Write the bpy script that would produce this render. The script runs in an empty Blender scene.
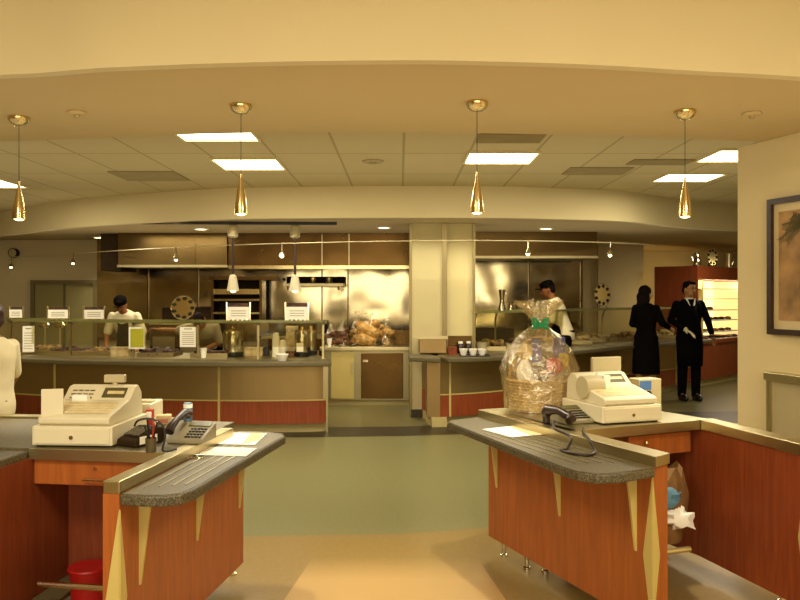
import bpy, bmesh, math, random
from mathutils import Vector, Matrix, noise
C = bpy.context.scene.collection
PI = math.pi
LC = (1, .91, .71)
F, EYE, HY = 785.0, 1.5, 296.0          # focal length in pixels of the 800x600 frame, eye height, horizon row

def gx(px, d): return (px-400.0)/F*d
def gz(py, d): return EYE+(HY-py)*d/F
def dp(py, z): return (EYE-z)*F/(py-HY)
def G(px, py, z):                        # the point of the level z seen at that place of the photo
    d = dp(py, z); return (gx(px, d), d)

# ------------------------------------------------------------------ materials
def srgb(c):
    return tuple((x/12.92 if x <= .04045 else ((x+.055)/1.055)**2.4) for x in c)
def hexc(h):
    return srgb(tuple(int(h[i:i+2], 16)/255 for i in (0, 2, 4)))
def newmat(name):
    m = bpy.data.materials.new(name); m.use_nodes = True
    nt = m.node_tree; b = nt.nodes['Principled BSDF']
    return m, nt, b
def mat(name, col, rough=.6, metal=0., vary=.06, scale=6., bump=0., bscale=40., emis=None, estr=0., spec=None, coords='Object', stretch=(1,1,1), trans=0., alpha=1.):
    m, nt, b = newmat(name); N = nt.nodes; L = nt.links
    c = hexc(col) if isinstance(col, str) else srgb(col)
    tc = N.new('ShaderNodeTexCoord'); mp = N.new('ShaderNodeMapping'); mp.inputs['Scale'].default_value = stretch
    L.new(tc.outputs[coords], mp.inputs['Vector'])
    nz = N.new('ShaderNodeTexNoise'); nz.inputs['Scale'].default_value = scale; nz.inputs['Detail'].default_value = 4
    L.new(mp.outputs[0], nz.inputs['Vector'])
    rp = N.new('ShaderNodeValToRGB')
    rp.color_ramp.elements[0].position = .3; rp.color_ramp.elements[1].position = .7
    rp.color_ramp.elements[0].color = tuple(max(0, x*(1-vary*2)) for x in c)+(1,)
    rp.color_ramp.elements[1].color = tuple(min(1, x*(1+vary)) for x in c)+(1,)
    L.new(nz.outputs[0], rp.inputs[0]); L.new(rp.outputs[0], b.inputs['Base Color'])
    b.inputs['Roughness'].default_value = rough; b.inputs['Metallic'].default_value = metal
    if spec is not None: b.inputs['Specular IOR Level'].default_value = spec
    if trans: b.inputs['Transmission Weight'].default_value = trans
    if alpha < 1: b.inputs['Alpha'].default_value = alpha
    if bump:
        n2 = N.new('ShaderNodeTexNoise'); n2.inputs['Scale'].default_value = bscale; L.new(mp.outputs[0], n2.inputs['Vector'])
        bp = N.new('ShaderNodeBump'); bp.inputs['Strength'].default_value = bump; bp.inputs['Distance'].default_value = .02
        L.new(n2.outputs[0], bp.inputs['Height']); L.new(bp.outputs[0], b.inputs['Normal'])
    if emis:
        b.inputs['Emission Color'].default_value = hexc(emis)+(1,); b.inputs['Emission Strength'].default_value = estr
    return m
def wood(name, c0, c1, rough=.35, stretch=(22, 22, 1.6)):
    m, nt, b = newmat(name); N = nt.nodes; L = nt.links
    tc = N.new('ShaderNodeTexCoord'); mp = N.new('ShaderNodeMapping'); mp.inputs['Scale'].default_value = stretch
    L.new(tc.outputs['Object'], mp.inputs['Vector'])
    nz = N.new('ShaderNodeTexNoise'); nz.inputs['Scale'].default_value = 2.2; nz.inputs['Detail'].default_value = 8; nz.inputs['Distortion'].default_value = .5
    L.new(mp.outputs[0], nz.inputs['Vector'])
    rp = N.new('ShaderNodeValToRGB'); rp.color_ramp.elements[0].position = .3; rp.color_ramp.elements[1].position = .72
    rp.color_ramp.elements[0].color = hexc(c0)+(1,); rp.color_ramp.elements[1].color = hexc(c1)+(1,)
    L.new(nz.outputs[0], rp.inputs[0]); L.new(rp.outputs[0], b.inputs['Base Color'])
    b.inputs['Roughness'].default_value = rough; b.inputs['Specular IOR Level'].default_value = .35
    return m
def granite(name, c0, c1, rough=.35):
    m, nt, b = newmat(name); N = nt.nodes; L = nt.links
    tc = N.new('ShaderNodeTexCoord')
    nz = N.new('ShaderNodeTexNoise'); nz.inputs['Scale'].default_value = 160; nz.inputs['Detail'].default_value = 2
    L.new(tc.outputs['Object'], nz.inputs['Vector'])
    rp = N.new('ShaderNodeValToRGB'); e = rp.color_ramp.elements
    e[0].position = .42; e[0].color = hexc(c0)+(1,); e[1].position = .68; e[1].color = hexc(c1)+(1,)
    L.new(nz.outputs[0], rp.inputs[0]); L.new(rp.outputs[0], b.inputs['Base Color'])
    b.inputs['Roughness'].default_value = rough
    return m
def steel(name, col, rough=.25, wave=0., wscale=1.5, brush=(1, 1, 1)):
    m, nt, b = newmat(name); N = nt.nodes; L = nt.links
    tc = N.new('ShaderNodeTexCoord'); mp = N.new('ShaderNodeMapping'); mp.inputs['Scale'].default_value = brush
    L.new(tc.outputs['Object'], mp.inputs['Vector'])
    nz = N.new('ShaderNodeTexNoise'); nz.inputs['Scale'].default_value = 3; nz.inputs['Detail'].default_value = 3
    L.new(mp.outputs[0], nz.inputs['Vector'])
    mr = N.new('ShaderNodeMapRange'); mr.inputs['To Min'].default_value = rough*.8; mr.inputs['To Max'].default_value = rough*1.25
    L.new(nz.outputs[0], mr.inputs['Value']); L.new(mr.outputs[0], b.inputs['Roughness'])
    b.inputs['Base Color'].default_value = hexc(col)+(1,); b.inputs['Metallic'].default_value = 1
    if wave:
        n2 = N.new('ShaderNodeTexNoise'); n2.inputs['Scale'].default_value = wscale; n2.inputs['Detail'].default_value = 1; L.new(tc.outputs['Object'], n2.inputs['Vector'])
        bp = N.new('ShaderNodeBump'); bp.inputs['Strength'].default_value = wave; bp.inputs['Distance'].default_value = .1
        L.new(n2.outputs[0], bp.inputs['Height']); L.new(bp.outputs[0], b.inputs['Normal'])
    return m
def emit(name, col, s):
    m, nt, b = newmat(name)
    b.inputs['Base Color'].default_value = hexc(col)+(1,); b.inputs['Emission Color'].default_value = hexc(col)+(1,); b.inputs['Emission Strength'].default_value = s
    return m
def glassy(name, col, tr=.85, rough=.05):
    m = bpy.data.materials.new(name); m.use_nodes = True; nt = m.node_tree; N = nt.nodes; L = nt.links
    N.remove(N['Principled BSDF']); out = N['Material Output']
    t = N.new('ShaderNodeBsdfTransparent'); t.inputs[0].default_value = hexc(col)+(1,)
    g = N.new('ShaderNodeBsdfGlossy'); g.inputs['Roughness'].default_value = rough; g.inputs[0].default_value = (1, .95, .8, 1)
    mx = N.new('ShaderNodeMixShader'); mx.inputs[0].default_value = 1-tr
    L.new(t.outputs[0], mx.inputs[1]); L.new(g.outputs[0], mx.inputs[2]); L.new(mx.outputs[0], out.inputs[0])
    return m

M = {}
M['cream'] = mat('cream_paint', 'DCCB9A', .8, vary=.01, scale=2)
M['wallr'] = mat('warm_wall_paint', 'DAC794', .8, vary=.01, scale=2)
M['soffit'] = mat('tan_ceiling_paint', 'CBB27C', .85, vary=.01, scale=1.5)
M['kceil'] = mat('kitchen_ceiling', 'BDA678', .85, vary=.02, scale=2)
M['kwall'] = mat('kitchen_wall', 'C4B388', .8, vary=.02, scale=2)
M['olivewall'] = mat('olive_wall', '8F8350', .8, vary=.03, scale=2)
M['woodf'] = wood('cherry_wood', '94501F', 'AE6029', .4)
M['woodd'] = wood('dark_cherry_wood', '6E3014', '86401E', .45)
M['woodr'] = wood('red_cherry_wood', '80391A', '984A22', .45)
M['granite'] = granite('speckled_laminate', '3B3522', '75694A', .5)
M['granitetop'] = granite('grey_laminate_top', '554B2E', '6D6140', .5)
M['steel'] = steel('brushed_steel', 'C2B488', .32)
M['steeltop'] = steel('steel_worktop', 'A89C74', .38)
M['steelbrown'] = steel('brown_steel', '664D29', .28, wave=.1, wscale=2.2)
M['steelpanel'] = steel('counter_steel_panel', 'A48A5C', .45, wave=.04, wscale=2)
M['steelwave'] = steel('wavy_steel', 'B0A27E', .13, wave=.3, wscale=1.5)
M['hood'] = steel('hood_steel', '6A5632', .32, wave=.05, wscale=1.2)
M['chrome'] = steel('chrome', 'DDD3B4', .12)
M['brass'] = steel('brass', 'DCC487', .2)
M['guardsteel'] = steel('column_guard_steel', '8C7E58', .35)
M['steelkettle'] = steel('kettle_steel', 'BDB79E', .2)
M['tan'] = mat('tan_laminate', 'C4AF64', .5, vary=.02)
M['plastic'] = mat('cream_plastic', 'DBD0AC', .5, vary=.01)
M['plasticd'] = mat('darker_cream_plastic', 'BCAE84', .5, vary=.02)  # a darker cream than the main plastic
M['keys'] = mat('grey_keys', '75694E', .5, vary=.3, scale=60)
M['keypad'] = mat('printed_keypad', 'D8C490', .5, vary=.08, scale=30)
M['screen'] = mat('dark_display', '57512F', .3, vary=.1)
M['black'] = mat('black_plastic', '15120E', .4, vary=.1)
M['darkbrown'] = mat('dark_brown_plastic', '2E1D14', .35, vary=.1)
M['cloth'] = mat('black_cloth', '0B0806', .95, vary=.2, scale=20, spec=.08)
M['white'] = mat('white_paper', 'FBF6E6', .7, vary=.01)
M['print'] = mat('grey_print', 'B2A584', .7, vary=.1, scale=60)
M['yellowgreen'] = mat('yellow_green_paper', 'B9B522', .7, vary=.05)
M['whitecloth'] = mat('white_cloth', 'DDD0A8', .9, vary=.05, scale=8)
M['skin'] = mat('skin', 'C08A54', .6, vary=.05)
M['skind'] = mat('tanned_skin', '8C5426', .6, vary=.05)
M['skinpale'] = mat('light_skin', 'D8B27A', .6, vary=.04)
M['hair'] = mat('dark_hair', '1A0D07', .8, spec=.12, vary=.3, scale=40, stretch=(6, 6, 1))
M['hairred'] = mat('dark_reddish_hair', '3A160D', .5, vary=.3, scale=40, stretch=(6, 6, 1))
M['red'] = mat('red_plastic', 'B01414', .4, vary=.1)
M['redbox'] = mat('red_card', 'B8321A', .5, vary=.1)
M['blue'] = mat('blue_label', '5E84A0', .4, vary=.2, scale=40)
M['green'] = mat('green_ribbon', '1E9A5C', .4, vary=.1)
M['rattan'] = mat('woven_rattan', 'CDA75A', .6, vary=.3, scale=18, stretch=(3, 3, 10), bump=.5, bscale=30)
M['bread'] = mat('golden_bread', 'C99A4C', .7, vary=.35, scale=18, bump=.3, bscale=30)
M['breadd'] = mat('brown_bread', '6E4420', .7, vary=.35, scale=18, bump=.3, bscale=30)
M['foodg'] = mat('mixed_food', 'A08046', .7, vary=.5, scale=14)
M['foodd'] = mat('dark_food', '54331A', .7, vary=.5, scale=14)
M['foodw'] = mat('pale_food', 'CDB683', .7, vary=.2, scale=14)
M['darkequip'] = mat('dark_equipment', '33240F', .7, vary=.2, scale=3, spec=.15)
M['frame'] = mat('dark_frame_wood', '35210F', .4, vary=.2, scale=20)
M['mat'] = mat('cream_picture_mount', 'D5C090', .8, vary=.02)
M['art'] = mat('sepia_print', 'A88250', .8, vary=.3, scale=5)
M['frond'] = mat('dark_frond_print', '5B5026', .8, vary=.2)
M['paper_brown'] = mat('brown_paper', '7A5526', .8, vary=.15, scale=10)
M['bluepaper'] = mat('blue_paper', '59859A', .7, vary=.1)
M['glass'] = glassy('guard_glass', 'F3F1E2', .92, .04)
M['glassedge'] = mat('glass_edge', '8E8A55', .25, vary=.1)
M['case_glow'] = emit('glowing_case_lining', 'FFE09A', 1.7)  # case lighting put into the lining as its own glow
M['case_glow2'] = emit('glowing_case_side', 'FFDF98', .8)  # dimmer glow put into the side lining
M['diffuser'] = emit('light_diffuser', 'FFF3CC', 9)
M['lampglow'] = emit('lamp_glow', 'FFE3A0', 12)
M['downglow'] = emit('downlight_glow', 'FFE8B4', 9)
M['vent'] = mat('vent_grille', 'AC9A6A', .8, vary=.05)
M['purple'] = mat('violet_wrapper', '3F3A86', .35, vary=.3, scale=20)
M['yellow'] = mat('yellow_wrapper', 'D8B52A', .35, vary=.3, scale=20)
M['redwrap'] = mat('red_wrapper', 'BE2A18', .35, vary=.3, scale=20)
M['toe'] = mat('pale_plinth', 'C0AE74', .6, vary=.03)
def cello():
    m = bpy.data.materials.new('cellophane'); m.use_nodes = True; nt = m.node_tree; N = nt.nodes; L = nt.links
    N.remove(N['Principled BSDF']); out = N['Material Output']
    t = N.new('ShaderNodeBsdfTransparent'); t.inputs[0].default_value = (.97, .94, .85, 1)
    g = N.new('ShaderNodeBsdfGlossy'); g.inputs['Roughness'].default_value = .07; g.inputs[0].default_value = (1, .95, .8, 1)
    tc = N.new('ShaderNodeTexCoord'); nz = N.new('ShaderNodeTexNoise'); nz.inputs['Scale'].default_value = 14; nz.inputs['Detail'].default_value = 5
    L.new(tc.outputs['Object'], nz.inputs['Vector'])
    bp = N.new('ShaderNodeBump'); bp.inputs['Strength'].default_value = 1; bp.inputs['Distance'].default_value = .04
    L.new(nz.outputs[0], bp.inputs['Height']); L.new(bp.outputs[0], g.inputs['Normal'])
    d = N.new('ShaderNodeBsdfDiffuse'); d.inputs[0].default_value = hexc('F0E2B8')+(1,)
    m1 = N.new('ShaderNodeMixShader'); m1.inputs[0].default_value = .12; L.new(g.outputs[0], m1.inputs[1]); L.new(d.outputs[0], m1.inputs[2])
    mx = N.new('ShaderNodeMixShader'); mx.inputs[0].default_value = .3
    L.new(t.outputs[0], mx.inputs[1]); L.new(m1.outputs[0], mx.inputs[2]); L.new(mx.outputs[0], out.inputs[0])
    return m
M['cello'] = cello()
def tilemat():
    m, nt, b = newmat('ceiling_tiles'); N = nt.nodes; L = nt.links
    tc = N.new('ShaderNodeTexCoord'); mp = N.new('ShaderNodeMapping'); mp.inputs['Location'].default_value = (.53, .0, 0)
    L.new(tc.outputs['Object'], mp.inputs['Vector'])
    br = N.new('ShaderNodeTexBrick'); br.offset = 0; br.inputs['Scale'].default_value = 1; br.inputs['Brick Width'].default_value = .56; br.inputs['Row Height'].default_value = 1.12
    br.inputs['Mortar Size'].default_value = .012; br.inputs['Mortar Smooth'].default_value = .3
    br.inputs['Color1'].default_value = hexc('C9B583')+(1,); br.inputs['Color2'].default_value = hexc('C2AE7C')+(1,); br.inputs['Mortar'].default_value = hexc('A4925F')+(1,)
    L.new(mp.outputs[0], br.inputs['Vector']); L.new(br.outputs[0], b.inputs['Base Color']); b.inputs['Roughness'].default_value = .9
    return m
M['tiles'] = tilemat()
def floormat(name, col, rough, vary, sc):
    return mat(name, col, rough, vary=vary, scale=sc, spec=.5)
M['fl_tan'] = floormat('tan_vinyl', '917742', .3, .05, 30)
M['fl_green'] = floormat('green_vinyl', '7C7A52', .32, .06, 40)
M['fl_dark'] = floormat('dark_vinyl_band', '2F2A18', .4, .1, 40)
M['fl_olive'] = floormat('olive_vinyl', '6F673F', .35, .08, 30)
def pale_patch():  # tan floor patch, growing paler from its far end toward the viewer
    m = M['fl_tan'].copy(); m.name = 'pale_tan_patch'; nt = m.node_tree; N = nt.nodes; L = nt.links
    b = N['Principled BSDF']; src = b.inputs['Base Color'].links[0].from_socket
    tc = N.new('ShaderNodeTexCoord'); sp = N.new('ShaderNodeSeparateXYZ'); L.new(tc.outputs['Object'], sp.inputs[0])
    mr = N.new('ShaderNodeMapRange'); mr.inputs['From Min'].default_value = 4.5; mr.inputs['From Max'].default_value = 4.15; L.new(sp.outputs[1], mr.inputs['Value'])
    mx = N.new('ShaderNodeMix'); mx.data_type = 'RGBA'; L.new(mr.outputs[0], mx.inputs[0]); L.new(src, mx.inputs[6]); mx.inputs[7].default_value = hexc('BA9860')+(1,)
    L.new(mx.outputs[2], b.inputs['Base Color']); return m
M['fl_patch'] = pale_patch()

# ------------------------------------------------------------------ mesh building
MW = {}
class MB:
    def __init__(s, T=None): s.bm = bmesh.new(); s.T = T or Matrix.Identity(4)
    def v(s, p): return s.bm.verts.new(s.T @ Vector(p))
    def f(s, vs):
        try: return s.bm.faces.new(vs)
        except ValueError: return None
    def box(s, x0, x1, y0, y1, z0, z1):
        return s.prism([(x0, y0), (x1, y0), (x1, y1), (x0, y1)], z0, z1)
    def prism(s, poly, z0, z1):
        a = [s.v((p[0], p[1], z0)) for p in poly]; b = [s.v((p[0], p[1], z1)) for p in poly]; n = len(poly)
        s.f(a[::-1]); s.f(b)
        for i in range(n): s.f([a[i], a[(i+1) % n], b[(i+1) % n], b[i]])
        return s
    def profx(s, prof, x0, x1):                # profile of (y,z) pushed along x
        a = [s.v((x0, p[0], p[1])) for p in prof]; b = [s.v((x1, p[0], p[1])) for p in prof]; n = len(prof)
        s.f(a[::-1]); s.f(b)
        for i in range(n): s.f([a[i], a[(i+1) % n], b[(i+1) % n], b[i]])
        return s
    def strip(s, pts, t, z0, z1):              # upright band following a line of plan points, thickness t to its left
        n = len(pts); off = []
        for i in range(n):
            a = Vector(pts[max(0, i-1)]); b = Vector(pts[min(n-1, i+1)]); d = (b-a).normalized(); off.append((pts[i][0]-d.y*t, pts[i][1]+d.x*t))
        rings = []
        for p, q in zip(pts, off):
            rings.append([s.v((p[0], p[1], z0)), s.v((q[0], q[1], z0)), s.v((q[0], q[1], z1)), s.v((p[0], p[1], z1))])
        for r0, r1 in zip(rings, rings[1:]):
            for k in range(4): s.f([r0[k], r1[k], r1[(k+1) % 4], r0[(k+1) % 4]])
        s.f(rings[0]); s.f(rings[-1][::-1]); return s
    def quad(s, a, b, c, d): s.f([s.v(a), s.v(b), s.v(c), s.v(d)]); return s
    def ring(s, c, ax, r, n, ry=None):
        ax = Vector(ax).normalized(); u = ax.orthogonal().normalized(); w = ax.cross(u)
        if abs(ax.z) > .99: u, w = Vector((1, 0, 0)), Vector((0, 1, 0))
        return [s.v(Vector(c)+u*math.cos(2*PI*i/n)*r+w*math.sin(2*PI*i/n)*(ry or r)) for i in range(n)]
    def loft(s, rings, cap=True):
        n = len(rings[0])
        for a, b in zip(rings, rings[1:]):
            for i in range(n): s.f([a[i], a[(i+1) % n], b[(i+1) % n], b[i]])
        if cap: s.f(rings[0][::-1]); s.f(rings[-1])
        return s
    def cyl(s, p0, p1, r0, r1=None, n=16, cap=True):
        ax = Vector(p1)-Vector(p0); return s.loft([s.ring(p0, ax, r0, n), s.ring(p1, ax, r1 if r1 is not None else r0, n)], cap)
    def lathe(s, c, prof, n=24, sx=1, sy=1, cap=True):
        return s.loft([s.ring((c[0], c[1], c[2]+z), (0, 0, 1), max(r, .0005)*sx, n, max(r, .0005)*sy) for r, z in prof], cap)
    def tube(s, pts, r, n=8):
        rr = r if isinstance(r, (list, tuple)) else [r]*len(pts); rings = []; prev = None
        for i, p in enumerate(pts):
            a = Vector(pts[max(0, i-1)]); b = Vector(pts[min(len(pts)-1, i+1)]); t = (b-a).normalized()
            u = t.orthogonal().normalized() if prev is None else (prev-t*prev.dot(t)).normalized()
            prev = u; w = t.cross(u)
            rings.append([s.v(Vector(p)+(u*math.cos(2*PI*k/n)+w*math.sin(2*PI*k/n))*rr[i]) for k in range(n)])
        return s.loft(rings)
    def ball(s, c, rx, ry=None, rz=None, n=16, m=10, rot=None, rough=0, seed=0):
        ry = ry or rx; rz = rz or rx; rings = []; R = rot or Matrix.Identity(3)
        def pt(th, ph):
            v = Vector((math.sin(th)*math.cos(ph), math.sin(th)*math.sin(ph), math.cos(th)))
            k = 1+rough*noise.noise(v*2.2+Vector((seed, seed*2, 3))) if rough else 1
            return Vector(c)+R @ Vector((v.x*rx*k, v.y*ry*k, v.z*rz*k))
        top = s.v(pt(0, 0)); bot = s.v(pt(PI, 0))
        for j in range(1, m): rings.append([s.v(pt(PI*j/m, 2*PI*i/n)) for i in range(n)])
        for i in range(n): s.f([top, rings[0][i], rings[0][(i+1) % n]]); s.f([bot, rings[-1][(i+1) % n], rings[-1][i]])
        return s.loft(rings, False)
    def capsule(s, p0, p1, r0, r1, n=12, m=4):
        p0 = Vector(p0); p1 = Vector(p1); t = (p1-p0).normalized(); u = t.orthogonal().normalized(); w = t.cross(u); rings = []
        def rg(c, r): return [s.v(c+(u*math.cos(2*PI*k/n)+w*math.sin(2*PI*k/n))*r) for k in range(n)]
        for j in range(m): a = -PI/2+PI/2*(j+.35)/m; rings.append(rg(p0+t*math.sin(a)*r0, math.cos(a)*r0))
        rings.append(rg(p0, r0)); rings.append(rg(p1, r1))
        for j in range(m): a = PI/2*(j+.65)/m; rings.append(rg(p1+t*math.sin(a)*r1, math.cos(a)*r1))
        return s.loft(rings)
    def build(s, name, m, parent=None, smooth=False, bevel=0., seg=2, world=True, voxel=0., smoothit=0, mats=None):
        bmesh.ops.recalc_face_normals(s.bm, faces=s.bm.faces)
        me = bpy.data.meshes.new(name)
        if world and parent is not None and parent.name in MW: s.bm.transform(MW[parent.name].inverted())
        s.bm.to_mesh(me); s.bm.free()
        o = bpy.data.objects.new(name, me); C.objects.link(o)
        for mm in (mats or [m]): me.materials.append(M[mm] if isinstance(mm, str) else mm)
        if parent is not None:
            o.parent = parent; MW[o.name] = MW.get(parent.name, Matrix.Identity(4))
        else: MW[o.name] = Matrix.Identity(4)
        if smooth:
            for p in me.polygons: p.use_smooth = True
            if smooth == 'auto': me.set_sharp_from_angle(angle=math.radians(40))
        if bevel:
            b = o.modifiers.new('bevel', 'BEVEL'); b.width = bevel; b.segments = seg; b.limit_method = 'ANGLE'; b.angle_limit = math.radians(40)
        if voxel:
            r = o.modifiers.new('remesh', 'REMESH'); r.mode = 'VOXEL'; r.voxel_size = voxel; r.use_smooth_shade = True
            if smoothit: q = o.modifiers.new('smooth', 'SMOOTH'); q.iterations = smoothit; q.factor = .5
        return o
def tag(o, label=None, cat=None, group=None, kind=None):
    if label: o['label'] = label
    if cat: o['category'] = cat
    if group: o['group'] = group
    if kind: o['kind'] = kind
    return o
def thing(name, label, cat, loc=(0, 0, 0), rz=0., group=None):
    o = bpy.data.objects.new(name, None); C.objects.link(o); o.empty_display_size = .1
    o.location = loc; o.rotation_euler = (0, 0, rz); tag(o, label, cat, group)
    MW[o.name] = Matrix.Translation(Vector(loc)) @ Matrix.Rotation(rz, 4, 'Z'); return o
def local(o): return MB(MW[o.name].copy())       # a builder that takes the thing's own coordinates
def dup(root, loc, rz=0., label=None, group=None, scale=None):
    r = root.copy(); C.objects.link(r); r.location = loc; r.rotation_euler = (0, 0, rz)
    if scale: r.scale = scale
    if label: r['label'] = label
    if group: r['group'] = group
    for ch in list(root.children):
        c = ch.copy(); C.objects.link(c); c.parent = r
        for g in list(ch.children):
            d = g.copy(); C.objects.link(d); d.parent = c
    return r
def struct(o): o['kind'] = 'structure'; return o
def cat_rom(pts, k=8):
    out = []; n = len(pts); P = [Vector(p) for p in pts]
    for i in range(n-1):
        p0 = P[max(0, i-1)]; p1 = P[i]; p2 = P[i+1]; p3 = P[min(n-1, i+2)]
        for j in range(k):
            t = j/k; out.append(tuple(.5*((2*p1)+(p2-p0)*t+(2*p0-5*p1+4*p2-p3)*t*t+(-p0+3*p1-3*p2+p3)*t**3)))
    out.append(tuple(P[-1])); return out

# ------------------------------------------------------------------ the room
ZS, ZG, ZK, ZN = 2.5, 2.72, 2.4, 3.0
def floor():
    b = MB()
    def face(poly, idx, z=0.):
        f = b.f([b.v((p[0], p[1], z)) for p in poly]); f.material_index = idx; return f
    tan = [(-9, 5.15), (-3, 5.0), (-1.0, 4.9), (0, 4.95), (.57, 5.08), (2.5, 5.3), (4, 5.6), (9, 6.2)]
    grn = [(-9, 9.2), (-3, 8.6), (-1.1, 8.32), (0, 8.4), (.43, 8.47), (1.5, 8.7), (3, 9.2), (9, 9.6)]
    drk = [(-9, 9.9), (-3, 9.3), (-.8, 8.98), (0, 9.02), (.4, 9.1), (1.5, 9.5), (3, 10.1), (9, 10.6)]
    fil = [(-9, 16.5), (-3, 16.5), (-.8, 16.5), (0, 16.5), (.4, 16.5), (1.5, 16.5), (3, 16.5), (9, 16.5)]
    near = [(p[0], -3.2) for p in tan]
    for (A, B, idx) in ((near, tan, 0), (tan, grn, 1), (grn, drk, 2), (drk, fil, 3)):
        for i in range(len(A)-1): face([A[i], A[i+1], B[i+1], B[i]], idx)
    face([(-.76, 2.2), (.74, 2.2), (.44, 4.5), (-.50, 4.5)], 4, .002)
    return struct(b.build('floor', None, mats=['fl_tan', 'fl_green', 'fl_dark', 'fl_olive', 'fl_patch']))
floor()
nearc = cat_rom([(-9, 4.5), (-5, 3.9), (-3, 3.62), (-1.81, 3.55), (-1.3, 3.44), (-.64, 3.36), (0, 3.33), (.427, 3.35), (.87, 3.40), (1.33, 3.49), (1.82, 3.58), (3.2, 3.9), (5, 4.4), (9, 5.5)], 6)
farc = cat_rom([(-9, 5.6), (-5, 5.2), (-2.56, 5.03), (-1.2, 4.80), (0, 4.76), (1.2, 4.85), (2.1, 5.0), (3.5, 5.3), (9, 6.2)], 6)
bulk = cat_rom([(-9, 14), (-7.2, 12.6), (-5.8, 11.4), (-4.12, 9.95), (-2.29, 9.0), (-1.12, 8.78), (0, 8.72), (1.115, 8.75), (1.70, 8.87), (2.63, 9.17), (3.55, 9.95), (4.5, 10.5), (6.2, 11.1), (9, 11.4)], 8)
struct(MB().box(-9, 9, -3.2, 5.9, ZN, ZN+.05).build('ceiling', 'cream'))
struct(MB().strip(nearc, .06, ZS, ZN).build('trim_1', 'cream', smooth='auto'))
b = MB(); b.prism([(x, y+.03) for x, y in nearc]+[(x, y+.02) for x, y in farc[::-1]], ZS+.001, ZS+.05); struct(b.build('ceiling_soffit', 'soffit'))
struct(MB().strip(farc, .05, ZS+.002, ZG+.1).build('trim_2', 'soffit', smooth='auto'))
struct(MB().box(-9, 9, 4.6, 14.2, ZG, ZG+.05).build('ceiling_tiles', 'tiles'))
struct(MB().strip([(x, y+.29) for x, y in bulk], .04, ZK+.002, ZG).build('trim_6', 'cream', smooth='auto'))  # back board closing the gap made for the added cove lights
struct(MB().strip(bulk, .08, ZK-.03, ZG).build('trim_3', 'cream', smooth='auto'))
b = MB(); b.prism([(x, y+.28) for x, y in bulk]+[(9, 16.5), (-9, 16.5)], ZK+.001, ZK+.03); struct(b.build('ceiling_kitchen', 'kceil'))
struct(MB().box(-9.1, -9, -3.2, 16.5, 0, 3).build('wall_left', 'cream'))
struct(MB().box(9, 9.1, -3.2, 16.5, 0, 3).build('wall_east', 'cream'))
struct(MB().box(-9, 9, -3.3, -3.2, 0, 3).build('wall_behind', 'cream'))
struct(MB().prism([(-9, 12.6), (2.97, 12.6), (2.97, 13.8), (3.46, 13.8), (3.46, 13.7), (3.74, 13.7), (3.74, 13.8), (4.28, 13.8), (4.28, 15.8), (9, 15.8), (9, 15.9), (4.18, 15.9), (4.18, 13.9), (2.87, 13.9), (2.87, 12.7), (-9, 12.7)], 0, ZK).build('wall_back', 'kwall'))
# near right wall with its end
WR = [(2.28, 5.3), (2.44, 4.79), (4.6, -2.1), (4.8, -2.04), (2.49, 5.36)]
struct(MB().prism(WR, 0, ZS).build('wall_right', 'wallr'))

# door to the store room, back left
def back_door():
    d = 12.58; x0, x1 = gx(36, d), gx(95, d); zt = gz(284, d)
    o = struct(MB().box(x0, x1, d-.03, d, 0, zt).build('door_1', 'olivewall'))
    fr = MB(); fr.box(x0-.06, x0, d-.07, d, 0, zt+.06).box(x1, x1+.06, d-.07, d, 0, zt+.06).box(x0, x1, d-.07, d, zt, zt+.06).build('door_frame', mat('door_frame_paint', '6E6038', .5), o)
    MB().box((x0+x1)/2-.015, (x0+x1)/2+.015, d-.05, d-.03, 0, zt).build('meeting_stile', mat('dark_stile', '5E5732', .5), o)
back_door()

# column with steel corner guards
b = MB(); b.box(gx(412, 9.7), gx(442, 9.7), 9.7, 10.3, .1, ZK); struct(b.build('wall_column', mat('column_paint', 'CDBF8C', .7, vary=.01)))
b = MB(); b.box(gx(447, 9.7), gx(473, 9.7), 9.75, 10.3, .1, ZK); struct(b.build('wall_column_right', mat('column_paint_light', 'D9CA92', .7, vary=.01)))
b = MB(); b.box(gx(442, 9.7), gx(447, 9.7), 9.68, 10.3, 0, ZK).box(gx(473, 9.7), gx(475.5, 9.7), 9.7, 10.3, 0, ZK).box(gx(409.5, 9.7), gx(412, 9.7), 9.69, 10.3, 0, ZK)
struct(b.build('trim_4', 'guardsteel'))
struct(MB().box(gx(411, 9.7), gx(474, 9.7), 9.67, 10.3, 0, .1).build('baseboard_column', mat('dark_base', '3A3420', .6)))
struct(MB().box(gx(448, 9.7), gx(472, 9.7), 9.735, 9.75, .1, gz(336, 9.7)).build('trim_5', 'steelbrown'))

# ------------------------------------------------------------------ ceiling fixtures
def ceiling_light(x0, x1, y0, y1, label, proto=[]):
    c = ((x0+x1)/2, (y0+y1)/2, ZG); w = x1-x0; h = y1-y0
    t = thing('ceiling_light', label, 'ceiling light', c, 0, 'square fluorescent ceiling lights')
    b = local(t); b.box(-w/2-.02, w/2+.02, -h/2-.02, -h/2, -.02, 0).box(-w/2-.02, w/2+.02, h/2, h/2+.02, -.02, 0).box(-w/2-.02, -w/2, -h/2, h/2, -.02, 0).box(w/2, w/2+.02, -h/2, h/2, -.02, 0)
    b.build('frame', 'cream', t)
    local(t).box(-w/2, w/2, -h/2, h/2, -.012, -.001).build('diffuser', 'diffuser', t)
    l = bpy.data.lights.new('panel_lamp', 'AREA'); l.shape = 'RECTANGLE'; l.size = w; l.size_y = h; l.energy = 30; l.color = LC
    lo = bpy.data.objects.new('panel_lamp', l); C.objects.link(lo); lo.location = (c[0], c[1], ZG-.03)
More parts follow.
